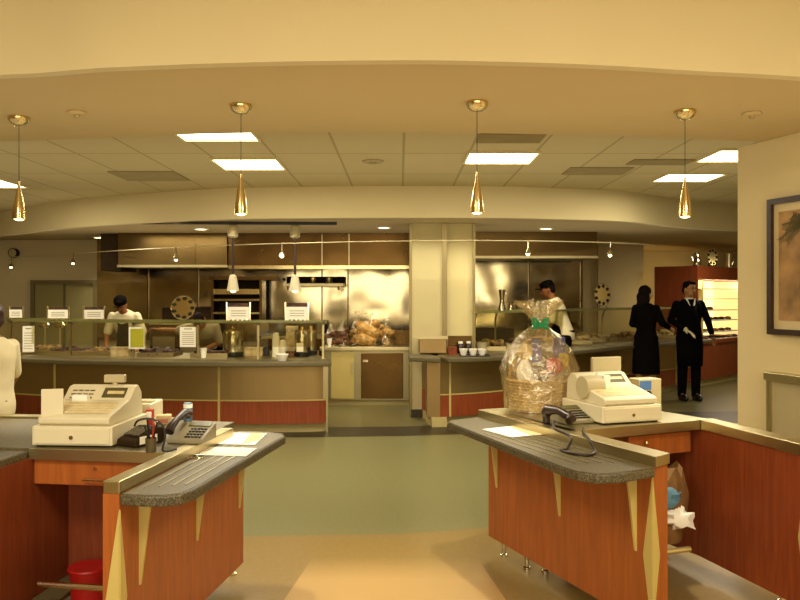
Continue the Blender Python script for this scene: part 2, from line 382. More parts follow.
for a in ((-1.66, -1.10, 5.53, 6.09, 'square lit ceiling panel nearest the soffit, left of centre'),
          (-1.66, -1.10, 6.93, 7.48, 'square lit ceiling panel behind another one, above the pendant left of centre'),
          (.59, 1.17, 6.62, 7.14, 'square lit ceiling panel above the third pendant from the left'),
          (2.66, 3.22, 7.78, 8.25, 'square lit ceiling panel directly above the rightmost pendant'),
          (2.66, 3.22, 6.5, 7.04, 'square lit ceiling panel partly hidden by the right wall'),
          (-4.72, -4.15, 8.1, 8.72, 'square lit ceiling panel cut off at the left of the picture')):
    ceiling_light(*a)
def ceiling_vent(px0, px1, py0, py1, label):
    d1 = dp(py0, ZG); d0 = dp(py1, ZG)
    if d0 > d1: d0, d1 = d1, d0
    xa, xb = gx(px0, (d0+d1)/2), gx(px1, (d0+d1)/2)
    t = thing('ceiling_vent', label, 'ceiling vent', ((xa+xb)/2, (d0+d1)/2, ZG)); w = (xb-xa)/2; h = (d1-d0)/2
    b = local(t); b.box(-w, w, -h, h, -.008, -.001); b.build('backing', mat('vent_shadow', '9C8A5C', .9), t)
    b = local(t)
    for k in range(8): yy = -h+(k+.5)*2*h/8; b.box(-w, w, yy-h/20, yy+h/20, -.014, -.008)
    b.build('louver', 'vent', t)
ceiling_vent(118, 182, 171, 180, 'flat ceiling vent left of the lit ceiling panels')
ceiling_vent(478, 543, 133, 142, 'flat ceiling vent in front of the lit panel above the third pendant')
ceiling_vent(566, 628, 167, 174, 'flat ceiling vent left of the rightmost lit panels')
ceiling_vent(630, 690, 159, 164, 'smaller ceiling vent just left of the panel cut off by the right wall')
def disc(name, px, py, z, r, label, cat, m='soffit'):
    x, y = G(px, py, z) if False else (gx(px, (z-EYE)*F/(HY-py)), (z-EYE)*F/(HY-py))
    t = thing(name, label, cat, (x, y, z)); local(t).lathe((0, 0, 0), [(r, -.001), (r, -.008), (r*.85, -.014)]).build('cover', m, t, smooth='auto')
    local(t).lathe((0, 0, 0), [(r*.35, -.014), (r*.3, -.03)]).build('sensor', 'vent', t, smooth='auto')
disc('sprinkler', 752, 113, ZS, .05, 'round flush sprinkler plate in the soffit at upper right', 'sprinkler')
disc('sprinkler', 77, 112, ZS, .05, 'round flush sprinkler plate in the soffit at upper left', 'sprinkler')
disc('smoke_detector', 373, 161, ZG, .1, 'round smoke detector on the ceiling tiles near the middle', 'detector', 'vent')

def pendant():
    t = thing('pendant_lamp', 'x', 'pendant lamp', (0, 0, ZS), 0, 'brass pendant lamps')
    local(t).lathe((0, 0, 0), [(.058, -.001), (.058, -.012), (.05, -.03), (.03, -.045), (.012, -.05), (.004, -.05)]).build('canopy', 'brass', t, smooth='auto')
    local(t).cyl((0, 0, -.05), (0, 0, -.36), .0018, n=6).build('cord', 'black', t)
    local(t).lathe((0, 0, 0), [(.006, -.36), (.008, -.39), (.018, -.44), (.029, -.5), (.034, -.54), (.035, -.572), (.03, -.572), (.03, -.55)], n=20).build('lamp_shade', 'brass', t, smooth='auto')
    local(t).ball((0, 0, -.567), .026, .026, .012, 12, 8).build('bulb', 'lampglow', t, smooth=True)
    return t
p0 = pendant()
for i, (px, d, lb) in enumerate(((19, 4.39, 'leftmost brass cone pendant lamp hanging from the soffit'), (241, 4.11, 'second brass cone pendant lamp from the left, under two lit panels'),
                                  (477, 4.05, 'third brass cone pendant lamp from the left, right of the column'), (685, 4.24, 'rightmost brass cone pendant lamp, beside the right wall'))):
    loc = (gx(px, d), d, ZS)
    if i == 0: p0.location = loc; p0['label'] = lb
    else: dup(p0, loc, 0, lb)
    l = bpy.data.lights.new('pendant_spot', 'SPOT'); l.energy = 62; l.spot_size = math.radians(80); l.spot_blend = .9; l.color = LC; l.shadow_soft_size = .02
    lo = bpy.data.objects.new('pendant_spot', l); C.objects.link(lo); lo.location = (loc[0], loc[1], ZS-.60)
def downlight():
    t = thing('downlight', 'x', 'downlight', (0, 0, ZK), 0, 'round kitchen downlights')
    local(t).lathe((0, 0, 0), [(.1, -.001), (.1, -.01), (.075, -.015), (.075, -.004)]).build('rim', 'white', t, smooth='auto')
    local(t).lathe((0, 0, 0), [(.074, -.002), (.073, -.008)]).build('bulb', 'downglow', t, smooth='auto')
    return t
d0 = downlight()
DL = ((99, 237, 'round downlight above the doorway side of the kitchen, farthest left'), (201, 228.5, 'round downlight just below the black lamp track'),
      (384, 227, 'round downlight just left of the column'), (546, 228, 'round downlight right of the column'))
for i, (px, py, lb) in enumerate(DL):
    d = .9*F/(HY-py); loc = (gx(px, d), d, ZK)
    if i == 0: d0.location = loc; d0['label'] = lb
    else: dup(d0, loc, 0, lb)
    l = bpy.data.lights.new('downlight_spot', 'SPOT'); l.energy = 90; l.spot_size = math.radians(110); l.spot_blend = 1; l.color = LC; l.shadow_soft_size = .07
    lo = bpy.data.objects.new('downlight_spot', l); C.objects.link(lo); lo.location = (loc[0], loc[1], ZK-.03)

# heat lamps on their black track
t = thing('lamp_track', 'long thin black lamp track under the kitchen ceiling', 'track', (gx(240, 9.46), 9.46, ZK))
b = MB(); b.prism([(gx(143, 9.46), 9.44), (gx(337, 9.56), 9.54), (gx(337, 9.6), 9.58), (gx(143, 9.5), 9.48)], ZK-.035, ZK); b.build('rail', 'black', t)
def heat_lamp(loc, lb):
    t = thing('heat_lamp', lb, 'heat lamp', loc, 0, 'white bell heat lamps')
    local(t).lathe((0, 0, 0), [(.03, -.036), (.062, -.05), (.066, -.1), (.062, -.18), (.03, -.2)], 20).build('cord_reel', 'plasticd', t, smooth='auto')
    local(t).cyl((0, 0, -.2), (0, 0, -.66), .016, n=10).build('stem', 'darkbrown', t)
    local(t).lathe((0, 0, 0), [(.02, -.64), (.04, -.655), (.05, -.70), (.06, -.76), (.075, -.84), (.07, -.84), (.05, -.75)], 20).build('lamp_shade', 'plastic', t, smooth='auto')
    local(t).ball((0, 0, -.82), .04, n=12, m=8).build('bulb', 'lampglow', t, smooth=True)
heat_lamp((gx(233, 9.5), 9.5, ZK), 'white bell heat lamp on the left of the pair on the track')
heat_lamp((gx(295, 9.55), 9.55, ZK), 'white bell heat lamp on the right of the pair on the track')
# low voltage cable with small lamps
cab = cat_rom([(gx(px, d), d, gz(py, d)) for px, py, d in ((8, 257, 12.4), (55, 255, 12.0), (96, 252, 11.2), (154, 248.7, 10.4), (233, 245, 9.7), (321, 242.5, 9.2), (409, 241, 9.05), (502, 240.7, 9.0), (606, 242.5, 9.3), (655, 245, 10.5))], 6)
tag(MB().tube(cab, .006, 6).build('suspended_cable', 'plasticd'), 'thin pale cable strung across the kitchen below the ceiling', 'cable')
def cable_lamp(px, d, ytop, lb):
    x = gx(px, d); z = gz(ytop, d); t = thing('cable_lamp', lb, 'small lamp', (x, d, z), 0, 'small lamps on the suspended cable')
    local(t).cyl((0, 0, .01), (0, 0, -.09), .007, n=6).build('stem', 'chrome', t)
    local(t).lathe((0, 0, 0), [(.008, -.08), (.03, -.12), (.038, -.15), (.03, -.15)], 14).build('reflector', 'chrome', t, smooth='auto')
    local(t).ball((0, 0, -.15), .022, n=10, m=6).build('bulb', 'lampglow', t, smooth=True)
for px, d, y, lb in ((11, 12.35, 257.5, 'tiny hanging cable lamp beside the dark wall speaker'), (73, 11.65, 253, 'tiny hanging cable lamp above the sign cards and olive door'), (176, 10.15, 248, 'tiny hanging cable lamp above the decorated plate at left'), (282, 9.42, 243.6, 'tiny hanging cable lamp between the heat lamps'),
                     (528, 9.03, 240.8, 'tiny hanging cable lamp in front of the right hood'), (610, 9.33, 242.6, 'tiny hanging cable lamp at the right end of the right hood')):
    cable_lamp(px, d, y, lb)
t = thing('wall_speaker', 'round dark speaker high on the back wall at far left', 'speaker', (gx(15, 12.58), 12.55, gz(253, 12.55)))
local(t).cyl((0, 0.03, 0), (0, -.05, 0), .075, n=20).build('housing', 'darkequip', t, smooth='auto'); local(t).cyl((0, -.05, 0), (0, -.056, 0), .06, n=20).build('grille', 'vent', t)

# ------------------------------------------------------------------ kitchen back: hoods, steel walls, equipment
def hood(x0, x1, y0, y1, z0, label, gap=None):
    t = thing('extractor_hood', label, 'hood', ((x0+x1)/2, (y0+y1)/2, z0))
    MB().box(x0, x1, y0, y1, z0, ZK-.002).build('canopy', 'hood', t)
    MB().box(x0-.01, x1+.01, y0-.015, y0, z0-.005, z0+.03).build('rim', 'steel', t)
    for k in range(1, int((x1-x0)/1.1)+1): xx = x0+k*1.1; MB().box(xx-.006, xx+.006, y0-.006, y0, z0+.04, ZK-.01).build('seam', 'steelbrown', t)
    if gap: MB().box(gap, x0, y0+.1, y1, z0-.05, ZK-.004).build('end_shroud', 'darkequip', t)
hood(gx(118, 11.2), gx(227, 11.2), 11.2, 12.0, gz(267, 11.2), 'long stainless extractor hood over the left cooking line', gx(98, 11.2))
t = thing('steel_canopy', 'brown reflecting steel canopy panels between the left hood and the column', 'hood', (gx(320, 11.25), 11.6, gz(267, 11.25)))
MB().box(gx(228.3, 11.25), gx(412, 11.25), 11.25, 12.0, gz(266, 11.25), ZK-.002).build('panel', 'steelbrown', t)
MB().box(gx(229, 11.25), gx(412, 11.25), 11.232, 11.25, gz(269, 11.25), gz(265.5, 11.25)).build('rim', 'brass', t)
for px in (322, 349): MB().box(gx(px, 11.24)-.008, gx(px, 11.24)+.008, 11.235, 11.25, gz(265, 11.25), ZK-.01).build('seam', 'steel', t)
hood(gx(475, 11.0), gx(597, 11.0), 11.0, 11.9, gz(258, 11.0), 'stainless extractor hood over the right cooking line')
# steel wall cladding behind the lines
b = MB(); b.box(gx(97, 12.5), gx(410, 12.5), 12.5, 12.6, .8, ZK); cl = struct(b.build('wall_steel_left', 'steelwave'))
for px in (148, 198, 322, 348): MB().box(gx(px, 12.49)-.01, gx(px, 12.49)+.01, 12.48, 12.5, .8, 2.1).build('seam', 'steelbrown', cl)
b = MB(); b.box(gx(475, 12.3), gx(583, 12.3), 12.3, 12.6, .2, ZK); c2 = struct(b.build('wall_steel_right', 'steelwave'))
for px in (529, 581): MB().box(gx(px, 12.29)-.01, gx(px, 12.29)+.01, 12.28, 12.3, .2, 2.1).build('seam', 'steelbrown', c2)

def oven_stack():
    d = 11.9; x0, x1 = gx(211, d), gx(262, d); z0, z1 = gz(322, d), gz(280, d)
    t = thing('broiler', 'dark open broiler with shelves on the steel kitchen wall', 'broiler', ((x0+x1)/2, d+.2, z0))
    MB().box(x0, x1, d+.35, d+.55, z0, z1).build('back', 'darkequip', t)
    MB().box(x0, x0+.04, d, d+.35, z0, z1).build('side_panel', 'steelbrown', t); MB().box(x1-.04, x1, d, d+.35, z0, z1).build('side_panel', 'steelbrown', t)
    MB().box(x0-.02, x1+.25, d-.02, d+.4, z1, z1+.05).build('top', 'steelbrown', t)
    for z in (z0+.12, z0+.32): MB().box(x0+.04, x1-.04, d, d+.34, z, z+.03).build('rack', 'chrome', t)
    MB().box(x0+.04, x1-.04, d+.02, d+.06, z0+.42, z0+.5).build('burner', 'brass', t)
oven_stack()
def wall_shelf(px0, px1, y0, y1, d, lb):
    x0, x1 = gx(px0, d), gx(px1, d); z = gz(y1, d)
    t = thing('wall_shelf', lb, 'shelf', ((x0+x1)/2, d+.2, z))
    MB().box(x0, x1, d, d+.4, z, z+.04).build('board', 'steel', t)
    b = MB(); b.box(x0, x1, d+.36, d+.42, z+.04, gz(y0, d)); b.build('back', 'darkequip', t)
    for x in (x0+.05, x1-.09): MB().prism([(x, d+.05), (x+.03, d+.05), (x+.03, d+.55), (x, d+.55)], z-.06, z).build('bracket', 'steelbrown', t)
wall_shelf(283, 343, 276, 286, 12.0, 'steel wall shelf with dark back to the right of the broiler')
for px, c, lb in ((313, 'brass', 'short brass pan on the kitchen wall shelf'), (329, 'steel', 'tall steel pot on the kitchen wall shelf')):
    x = gx(px, 12.15); z = gz(286, 12.0)+.04; t = thing('cooking_pot', lb, 'pot', (x, 12.15, z))
    local(t).lathe((0, 0, 0), [(.05, 0), (.055, .01), (.055, .09), (.05, .09), (.048, .02)]).build('pot_body', c, t, smooth='auto')
    local(t).cyl((.05, 0, .06), (.13, 0, .07), .008, n=8).build('handle', 'black', t)
def cooker(px0, px1, ytop, d, lb, w=.7):
    x0, x1 = gx(px0, d), gx(px1, d); z1 = gz(ytop, d)
    t = thing('kitchen_range', lb, 'range', ((x0+x1)/2, d+w/2, 0))
    MB().box(x0, x1, d, d+w, .1, z1-.25).build('cabinet', 'steelbrown', t, bevel=.01)
    MB().box(x0-.01, x1+.01, d-.04, d+w, z1-.25, z1-.2).build('worktop', 'steel', t, bevel=.005)
    MB().box(x0, x1, d+w-.12, d+w, z1-.2, z1).build('back_panel', 'darkequip', t, bevel=.01)
    n = 4
    for k in range(n): xx = x0+(k+.5)*(x1-x0)/n; MB().cyl((xx, d, z1-.32), (xx, d-.04, z1-.32), .025, n=12).build('knob', 'black', t)
    for k in (0, 1): cx = x0+(x1-x0)*(.05+.5*k); MB().box(cx, cx+(x1-x0)*.4, d-.012, d, .2, z1-.42).build('oven_door', 'steel', t)
    for xx in (x0+.05, x1-.09): MB().box(xx, xx+.04, d+.1, d+.14, 0, .1).build('leg', 'black', t)
cooker(150, 205, 308, 11.5, 'dark kitchen range behind the cooks at left')
cooker(262, 322, 322, 11.6, 'dark kitchen range below the steel wall shelf')
cooker(480, 520, 330, 11.3, 'kitchen range left of the cook in the black cap')

# back counter with bags of bread
def back_counter():
    d = 10.7; x0, x1 = gx(322, d), gx(410, d)
    t = thing('back_counter', 'back counter with steel top, pale door and dark undercounter fridge, left of the column', 'counter', ((x0+x1)/2, d+.35, 0))
    MB().box(x0, x1, d+.03, d+.75, .08, .755).build('cabinet', 'steeltop', t)
    MB().box(x0-.03, x1, d-.02, d+.78, .755, .81).build('worktop', 'steel', t, bevel=.006)
    dr = MB().box(gx(331, d), gx(354, d), d+.01, d+.03, .1, .74).build('door', 'tan', t, bevel=.004)
    MB().box(gx(351, d), gx(352.5, d), d-.01, d+.01, .45, .6).build('handle', 'steel', dr)
    fr = MB().box(gx(361, d), gx(403, d), d+.005, d+.03, .1, .72).build('door', 'steelbrown', t, bevel=.006)
    MB().box(gx(363, d), gx(368, d), d-.015, d+.005, .60, .63).build('handle', 'chrome', fr)
    MB().box(x0, x1, d+.08, d+.7, 0, .08).build('plinth', 'toe', t)
    MB().box(gx(330, d), x1, d+.70, d+.78, .81, 1.0).build('backsplash', 'steelbrown', t)
back_counter()
def bread_bag(px, w, h, lb, m, seed, dy=.3):
    d = 10.66+dy; t = thing('bread_bag', lb, 'bread bag', (gx(px, d), d, .81)); W = w/F*d; H = h/F*d
    rnd = random.Random(seed); b = local(t)
    n = 9
    for k in range(n):
        x = (rnd.random()-.5)*W*.55; z = H*(.12+.62*k/n); s = W*.30*(1.15-.4*k/n)
        b.ball((x, (rnd.random()-.5)*.12, max(z, s*.75)), s*1.1, s, s*.75, 12, 8, rough=.3, seed=seed+k)
    b.build('bread', m, t, smooth=True)
    local(t).lathe((0, 0, 0), [(W*.44, 0), (W*.5, H*.2), (W*.46, H*.5), (W*.3, H*.72), (W*.08, H*.85), (W*.2, H)], 18, 1, .6, cap=False).build('clear_bag', 'cello', t, smooth=True)
for a in ((331, 12, 23, 'dark brown bread bag, leftmost on the back counter', 'breadd', 1, .2), (342, 14, 24, 'dark brown bread bag beside the leftmost one, standing taller', 'breadd', 2, .3), (357, 14, 34, 'narrow golden bread bag standing behind the big one', 'bread', 3, .4),
          (369, 26, 33, 'largest golden bread bag in the middle of the back counter', 'bread', 4, .2), (386, 18, 27, 'golden bread bag, farthest right before the column', 'bread', 5, .3)):
    bread_bag(*a)
t = thing('paper_cup', 'white paper cup on the back counter below the brown bread bags', 'cup', (gx(329.5, 10.75), 10.75, .81)); local(t).lathe((0, 0, 0), [(.022, 0), (.034, .1), (.036, .1), (.03, .09)]).build('cup_body', 'white', t, smooth='auto')
local(t).lathe((0, 0, 0), [(.036, .098), (.039, .102), (.036, .108)]).build('rim', 'white', t, smooth='auto')

# ------------------------------------------------------------------ serving counters
def offset(pts, t):
    n = len(pts); out = []
    for i in range(n):
        a = Vector(pts[max(0, i-1)]); b = Vector(pts[min(n-1, i+1)]); d = (b-a).normalized(); out.append((pts[i][0]-d.y*t, pts[i][1]+d.x*t))
    return out
SL = cat_rom([(-6.3, 10.2), (-4.74, 9.3), (-3.36, 8.8), (-1.98, 8.58), (-1.1, 8.6), (-.80, 8.66)], 8)
def at_px(curve, px):                                 # the point of a counter line at that bearing
    k = (px-400)/F
    for a, b in zip(curve, curve[1:]):
        fa = a[0]-k*a[1]; fb = b[0]-k*b[1]
        if fa*fb <= 0 and fa != fb:
            s = fa/(fa-fb); return (a[0]+(b[0]-a[0])*s, a[1]+(b[1]-a[1])*s)
    return curve[-1]
def serving(curve, name, label, seams, top=.8, depth=1.0):
    mid = curve[len(curve)//2]
    t = thing('serving_counter', label, 'serving counter', (mid[0], mid[1]+.4, 0))
    MB().strip(curve, depth, .36, top-.045).build('steel_panel', 'steelpanel', t)
    MB().strip(curve, depth-.02, .1, .352).build('wood_panel', 'woodr', t)
    MB().strip(offset(curve, -.006), .01, .35, .365).build('trim_band', 'tan', t)
    MB().strip(offset(curve, .06), depth-.1, 0, .1).build('plinth', 'toe', t)
    MB().strip(offset(curve, -.28), .35, top-.05, top).build('tray_rail', 'granitetop', t, bevel=.01)
    MB().strip(offset(curve, .07), depth-.05, top-.045, top).build('worktop', 'steeltop', t)
    for px in seams:
        x, y = at_px(curve, px); MB().box(x-.012, x+.012, y-.012, y+.01, .1, top-.05).build('seam', 'tan', t)
    return t
serving(SL, 'l', 'long curved serving counter at left with steel and red wood front', (55, 219))
x, y = SL[-1]
t = thing('end_panel', 'steel end panel at the right end of the left serving counter', 'panel', (x+.02, y, 0))
MB().box(x-.13, x-.0, y-.014, y-.006, .37, .75).build('steel_face', 'steel', t); MB().box(x-.015, x+.008, y-.02, y+.02, 0, .75).build('corner_post', 'steel', t)
SR = cat_rom([(.46, 9.08), (.80, 9.2), (1.32, 9.55), (2.1, 10.3), (3.1, 11.3), (4.2, 12.25), (4.9, 12.88)], 8)
SRW = SR
tr = serving(SR, 'r', 'serving counter right of the column with steel and red wood front', (450, 505, 676), depth=.85)
MB().box(gx(427, 9.1), gx(440, 9.1), 9.06, 9.9, .1, .75).build('end_panel', 'steelpanel', tr)
MB().prism([(.10, 8.98), (.34, 8.86), (.46, 8.80), (.46, 9.5), (.10, 9.5)], .75, .80).build('counter_end', 'granitetop', tr, bevel=.01)
MB().prism([(gx(432, 9.0), 8.98), (gx(447, 9.0), 9.0), (gx(447, 9.0), 9.4), (gx(427, 9.0), 9.4)], 0, .1).build('plinth', 'toe', tr)
t = thing('steel_upstand', 'low stainless box upstand at the foot of the column', 'upstand', (gx(433, 9.4), 9.4, .8))
MB().box(gx(419, 9.4), gx(447, 9.4), 9.4, 9.66, .81, gz(337, 9.4)).build('box', 'steelpanel', t, bevel=.01)
MB().box(gx(418, 9.4), gx(448, 9.4), 9.385, 9.4, gz(339, 9.4), gz(336, 9.4)).build('rim', 'steel', t)

# sneeze guards
def guard(curve, pxs, ztop, off, name, label, depth=.38, gore=False):
    pts = [at_px(offset(curve, off), px) for px in pxs]
    dense = [p for p in offset(curve, off) if pts[0][0] < p[0] < pts[-1][0]]
    line = [pts[0]]+dense+[pts[-1]]
    t = thing(name, label, 'sneeze guard', (pts[len(pts)//2][0], pts[len(pts)//2][1], .8))
    MB().strip(line, .008, .93, ztop).build('front_glass', 'glass', t)
    MB().strip(line, depth, ztop, ztop+.012).build('top_glass', 'glass', t)
    MB().strip(line, .012, ztop-.012, ztop+.016).build('edge_rail', 'glassedge', t)
    MB().strip(offset(line, depth-.01), .012, ztop-.01, ztop+.016).build('back_rail', 'glassedge', t)
    for p in pts:
        if gore:
            b = MB(); b.tube([(p[0], p[1]+.3, .8), (p[0], p[1]+.3, .98), (p[0], p[1]+.26, ztop-.1), (p[0], p[1]+.14, ztop-.02), (p[0], p[1]+.02, ztop+.0)], .014, 8)
        else:
            b = MB(); b.box(p[0]-.012, p[0]+.012, p[1], p[1]+.03, .8, ztop).box(p[0]-.012, p[0]+.012, p[1], p[1]+depth, ztop-.03, ztop)
        b.build('post', 'steel', t, smooth='auto')
    return t, line
ZT = 1.205
gl, gline = guard(SL, [-60, 10, 70, 133, 198, 258, 323], ZT, .22, 'sneeze_guard', 'long glass sneeze guard on the left serving counter')
grr, gline2 = guard(SR, [477, 498, 550, 607, 655, 688], 1.30, .30, 'sneeze_guard', 'glass sneeze guard on curved steel posts along the right serving counter', .34, True)

# sign cards on top and hanging on the glass
def facing(x, y): return math.atan2(x, y)*-1
def sign(px, y0, y1, w, label, top=True, m='white', name='sign_card', z=None):
    p = at_px(offset(SL, .30 if top else .205), px); d = p[1]; W = w/F*d; z1 = gz(y0, d); z0 = gz(y1, d) if z is None else z
    t = thing(name, label, 'sign', (p[0], d, z0), facing(*p)*.4, 'sign cards on the glass' if top else 'paper notices hung behind the glass')
    H = z1-z0
    if top:
        local(t).box(-W/2-.012, -W/2, -.012, .012, 0, H+.01).build('holder_post', 'chrome', t); local(t).box(W/2, W/2+.012, -.012, .012, 0, H+.01).build('holder_post', 'chrome', t)
        local(t).box(-W/2, W/2, -.004, .004, .01, H*.78).build('card', m, t)
        local(t).box(-W/2+.01, W/2-.01, .006, .012, H*.70, H).build('header', 'foodd', t)
        b = local(t)
        for k in range(3): zz = H*(.25+.14*k); b.box(-W*.33, W*.33, -.006, -.004, zz, zz+.008)
        b.build('printed_lines', 'print', t)
        b = local(t)
        for k in range(5): b.box(-W/2+W*k/5+.004, -W/2+W*(k+.6)/5, -.012, .012, 0, .014)
        b.build('clip', 'chrome', t)
    else:
        local(t).box(-W/2, W/2, -.002, .002, 0, H).build('card', 'white', t)
        if m != 'white': local(t).box(-W/2+.02, W/2-.02, -.006, -.002, .02, H-.02).build('coloured_field', m, t)
        else:
            b = local(t)
            for k in range(7): zz = H*(.12+.1*k); b.box(-W*.36, W*.36, -.004, -.002, zz, zz+.007)
            b.box(-W*.25, W*.25, -.004, -.002, H*.88, H*.93); b.build('printed_lines', 'print', t)
for a in ((16, 307, 322, 12, 'white sign card on the glass, leftmost, beside the person in white'), (58, 307, 322, 19, 'white sign card on the glass in front of the olive door, left one'),
          (94, 307, 322, 19, 'white sign card on the glass in front of the olive door, right one'), (238.5, 303, 320, 22, 'white sign card on the glass below the left heat lamp'), (297, 303, 319, 22, 'white sign card on the glass below the right heat lamp')):
    sign(*a, z=ZT+.018)
sign(28.5, 326, 352, 11, 'tall white paper notice hung behind the glass at far left', False)
sign(137, 327, 349, 16, 'yellow green notice with white border hung behind the glass', False, 'yellowgreen')
sign(188, 327, 347, 16, 'white printed notice hung behind the glass below the decorated plate', False)

def plate(x, d, zc, r, label, sq=1., base=None):
    t = thing('decorative_plate', label, 'plate', (x, d, base if base else zc-r-.02))
    ang = .12
    Rm = Matrix.Translation((x, d, zc)) @ Matrix.Rotation(PI/2-ang, 4, 'X')
    b = MB(Rm); b.lathe((0, 0, 0), [(r*.6, -.004), (r, .018), (r, .026), (r*.62, .008)], 32, sq, 1); b.build('dish', 'plastic', t, smooth='auto')
    b = MB(Rm)
    for k in range(9):
        a = 2*PI*k/9; b.ball((math.cos(a)*r*.79*sq, math.sin(a)*r*.79, .024), r*.2*sq, r*.15, .008, 12, 6, rough=.5, seed=k)
    b.build('rim_pattern', mat('leaf_green_dark', '2F2A10', .6, spec=.2), t, smooth=True)
    b = MB(Rm); b.lathe((0, 0, 0), [(r*.97, .024), (r, .03), (r*1.03, .024), (r, .02)], 32, sq, 1); b.build('gilt_edge', 'brass', t, smooth='auto')
    b = MB(); zb = base if base else zc-r-.02
    for s in (-1, 1): b.tube([(x+s*r*.4, d-.04, zb+.005), (x+s*r*.4, d+.01, zb+.02), (x+s*r*.25, d+.04, zc)], .006, 6)
    b.tube([(x, d+.14, zb+.005), (x, d+.04, zc)], .006, 6)
    b.build('stand', 'black', t)
p = at_px(offset(SL, .4), 183.5); plate(p[0], p[1], gz(308, p[1]), .138, 'round plate with dark leaf rim pattern standing on the left glass shelf', 1, ZT+.017)
p = at_px(offset(SR, .47), 602); plate(p[0], p[1], gz(295, p[1]), .17, 'narrow oval plate with dark rim pattern standing on the right glass shelf', .72, 1.315)

# things on the left serving counter
def on_left(px, off=.55): p = at_px(offset(SL, off), px); return (p[0], p[1], .8)
def urn(px, w, h, lb, off=.5):
    l = on_left(px, off); W = w/F*l[1]/2; H = h/F*l[1]; t = thing('soup_kettle', lb, 'kettle', l, 0, None)
    local(t).lathe((0, 0, 0), [(W*.96, 0), (W*1.02, .01), (W*1.02, .05), (W*.95, .055)], 24).build('base', 'black', t, smooth='auto')
    local(t).lathe((0, 0, 0), [(W*.93, .055), (W*.97, .07), (W*.97, H*.86), (W*.9, H*.92)], 24).build('kettle_body', 'steelkettle', t, smooth='auto')
    b = local(t); b.lathe((0, 0, 0), [(W*.92, H*.92), (W*.9, H*.96), (W*.5, H*.995), (.01, H)], 24); b.build('lid', 'brass', t, smooth='auto')  # gold light on the steel rim put into the lid's colour
    local(t).lathe((0, 0, 0), [(.012, H), (.02, H+.01), (.016, H+.03), (.005, H+.035)], 12).build('knob', 'brass', t, smooth='auto')
    return t, W, H
urn(233, 20, 27, 'chrome soup kettle with gold coloured lid, left of the paper cups')
t, W, H = urn(302, 15, 27, 'chrome soup kettle with a white tag, right of the paper cups'); local(t).box(-W*.6, W*.3, -W*1.02, -W*.97, .06, .16).build('tag_card', 'white', t)
urn(311, 12, 26, 'smaller chrome soup kettle at the right end of the left counter', .72)
def cup_stack(px, n, lb, off=.5):
    l = on_left(px, off); t = thing('cup_stack', lb, 'paper cups', l)
    b = local(t)
    for k in range(n): z = k*.022; b.lathe((0, 0, 0), [(.045, z), (.03, z+.1), (.029, z+.1), (.044, z+.006)], 18)
    b.build('cup', 'white', t, smooth='auto')
cup_stack(276, 9, 'tall stack of upturned white paper cups', .5); cup_stack(283, 5, 'shorter stack of upturned white paper cups leaning beside the tall one', .6)
def bowl(px, py, d, r, h, lb, m='white', z=.8, group=None):
    t = thing('bowl', lb, 'bowl', (gx(px, d), d, z), 0, group); local(t).lathe((0, 0, 0), [(r*.55, 0), (r*.6, .004), (r, h), (r*.94, h), (r*.55, .012)], 20).build('bowl_body', m, t, smooth='auto')
    local(t).lathe((0, 0, 0), [(r*.93, h), (r*1.03, h+.002), (r, h+.006), (r*.93, h+.004)], 20).build('rim', m, t, smooth='auto')
bowl(282, 360, 8.45, .07, .07, 'small white bowl on the tray rail below the paper cups')
t = thing('paper_cup', 'white paper cup on the left counter right of the notices', 'cup', on_left(203.5, .3)); local(t).lathe((0, 0, 0), [(.028, 0), (.038, .1), (.04, .1), (.034, .09)]).build('cup_body', 'white', t, smooth='auto')
local(t).lathe((0, 0, 0), [(.038, .098), (.042, .102), (.038, .108)]).build('rim', 'white', t, smooth='auto')
def food_tray(px, off, w, dpt, h, m, lb, seed, curve=SL, z=.8, zoff=0):
    p = at_px(offset(curve, off), px); t = thing('food_tray', lb, 'food tray', (p[0], p[1], z))
    a = facing(*p)*.0
    local(t).box(-w/2, w/2, -dpt/2, dpt/2, 0, .012).build('tray_base', 'steel', t)
    b = local(t); b.box(-w/2, w/2, -dpt/2, -dpt/2+.01, .012, .05).box(-w/2, w/2, dpt/2-.01, dpt/2, .012, .05).box(-w/2, -w/2+.01, -dpt/2+.01, dpt/2-.01, .012, .05).box(w/2-.01, w/2, -dpt/2+.01, dpt/2-.01, .012, .05); b.build('tray_rim', 'steel', t)
    rnd = random.Random(seed); b = local(t)
    for k in range(26):
        r = .03+rnd.random()*.03; b.ball(((rnd.random()-.5)*(w-.1), (rnd.random()-.5)*(dpt-.08), .02+rnd.random()*h), r, r*.9, r*.7, 10, 6, rough=.4, seed=seed+k)
    f = b.build('food', m, t, smooth=True); f['kind'] = 'stuff'
for i, (px, m, lb) in enumerate(((42, 'foodg', 'tray of mixed food at the left, under the tall paper notice'), (72, 'foodd', 'tray of dark food left of the cook in the black cap'), (100, 'foodg', 'tray of golden food in front of the cook in the black cap'),
                                 (160, 'foodd', 'tray of dark food between the yellow and white notices'), (213, 'foodd', 'tray of dark food left of the chrome soup kettle'))):
    food_tray(px, .5, .42, .4, .04, m, lb, i*7)
def carton(px, off, w, dpt, h, lb, m='foodw', curve=SL, z=.8, name='carton', rz=.1, cat='box'):
    p = at_px(offset(curve, off), px); t = thing(name, lb, cat, (p[0], p[1], z), rz)
    local(t).box(-w/2, w/2, -dpt/2, dpt/2, 0, h*.85).build('box_body', m, t, bevel=.004)
    local(t).box(-w/2-.004, w/2+.004, -dpt/2-.004, dpt/2+.004, h*.85, h).build('lid', m, t, bevel=.004)
carton(121, .32, .2, .14, .11, 'cream carton in front of the cook in the black cap')
carton(254, .6, .2, .16, .1, 'cream carton right of the first soup kettle')
carton(263, .75, .14, .14, .18, 'dark box behind the cream carton', 'black')
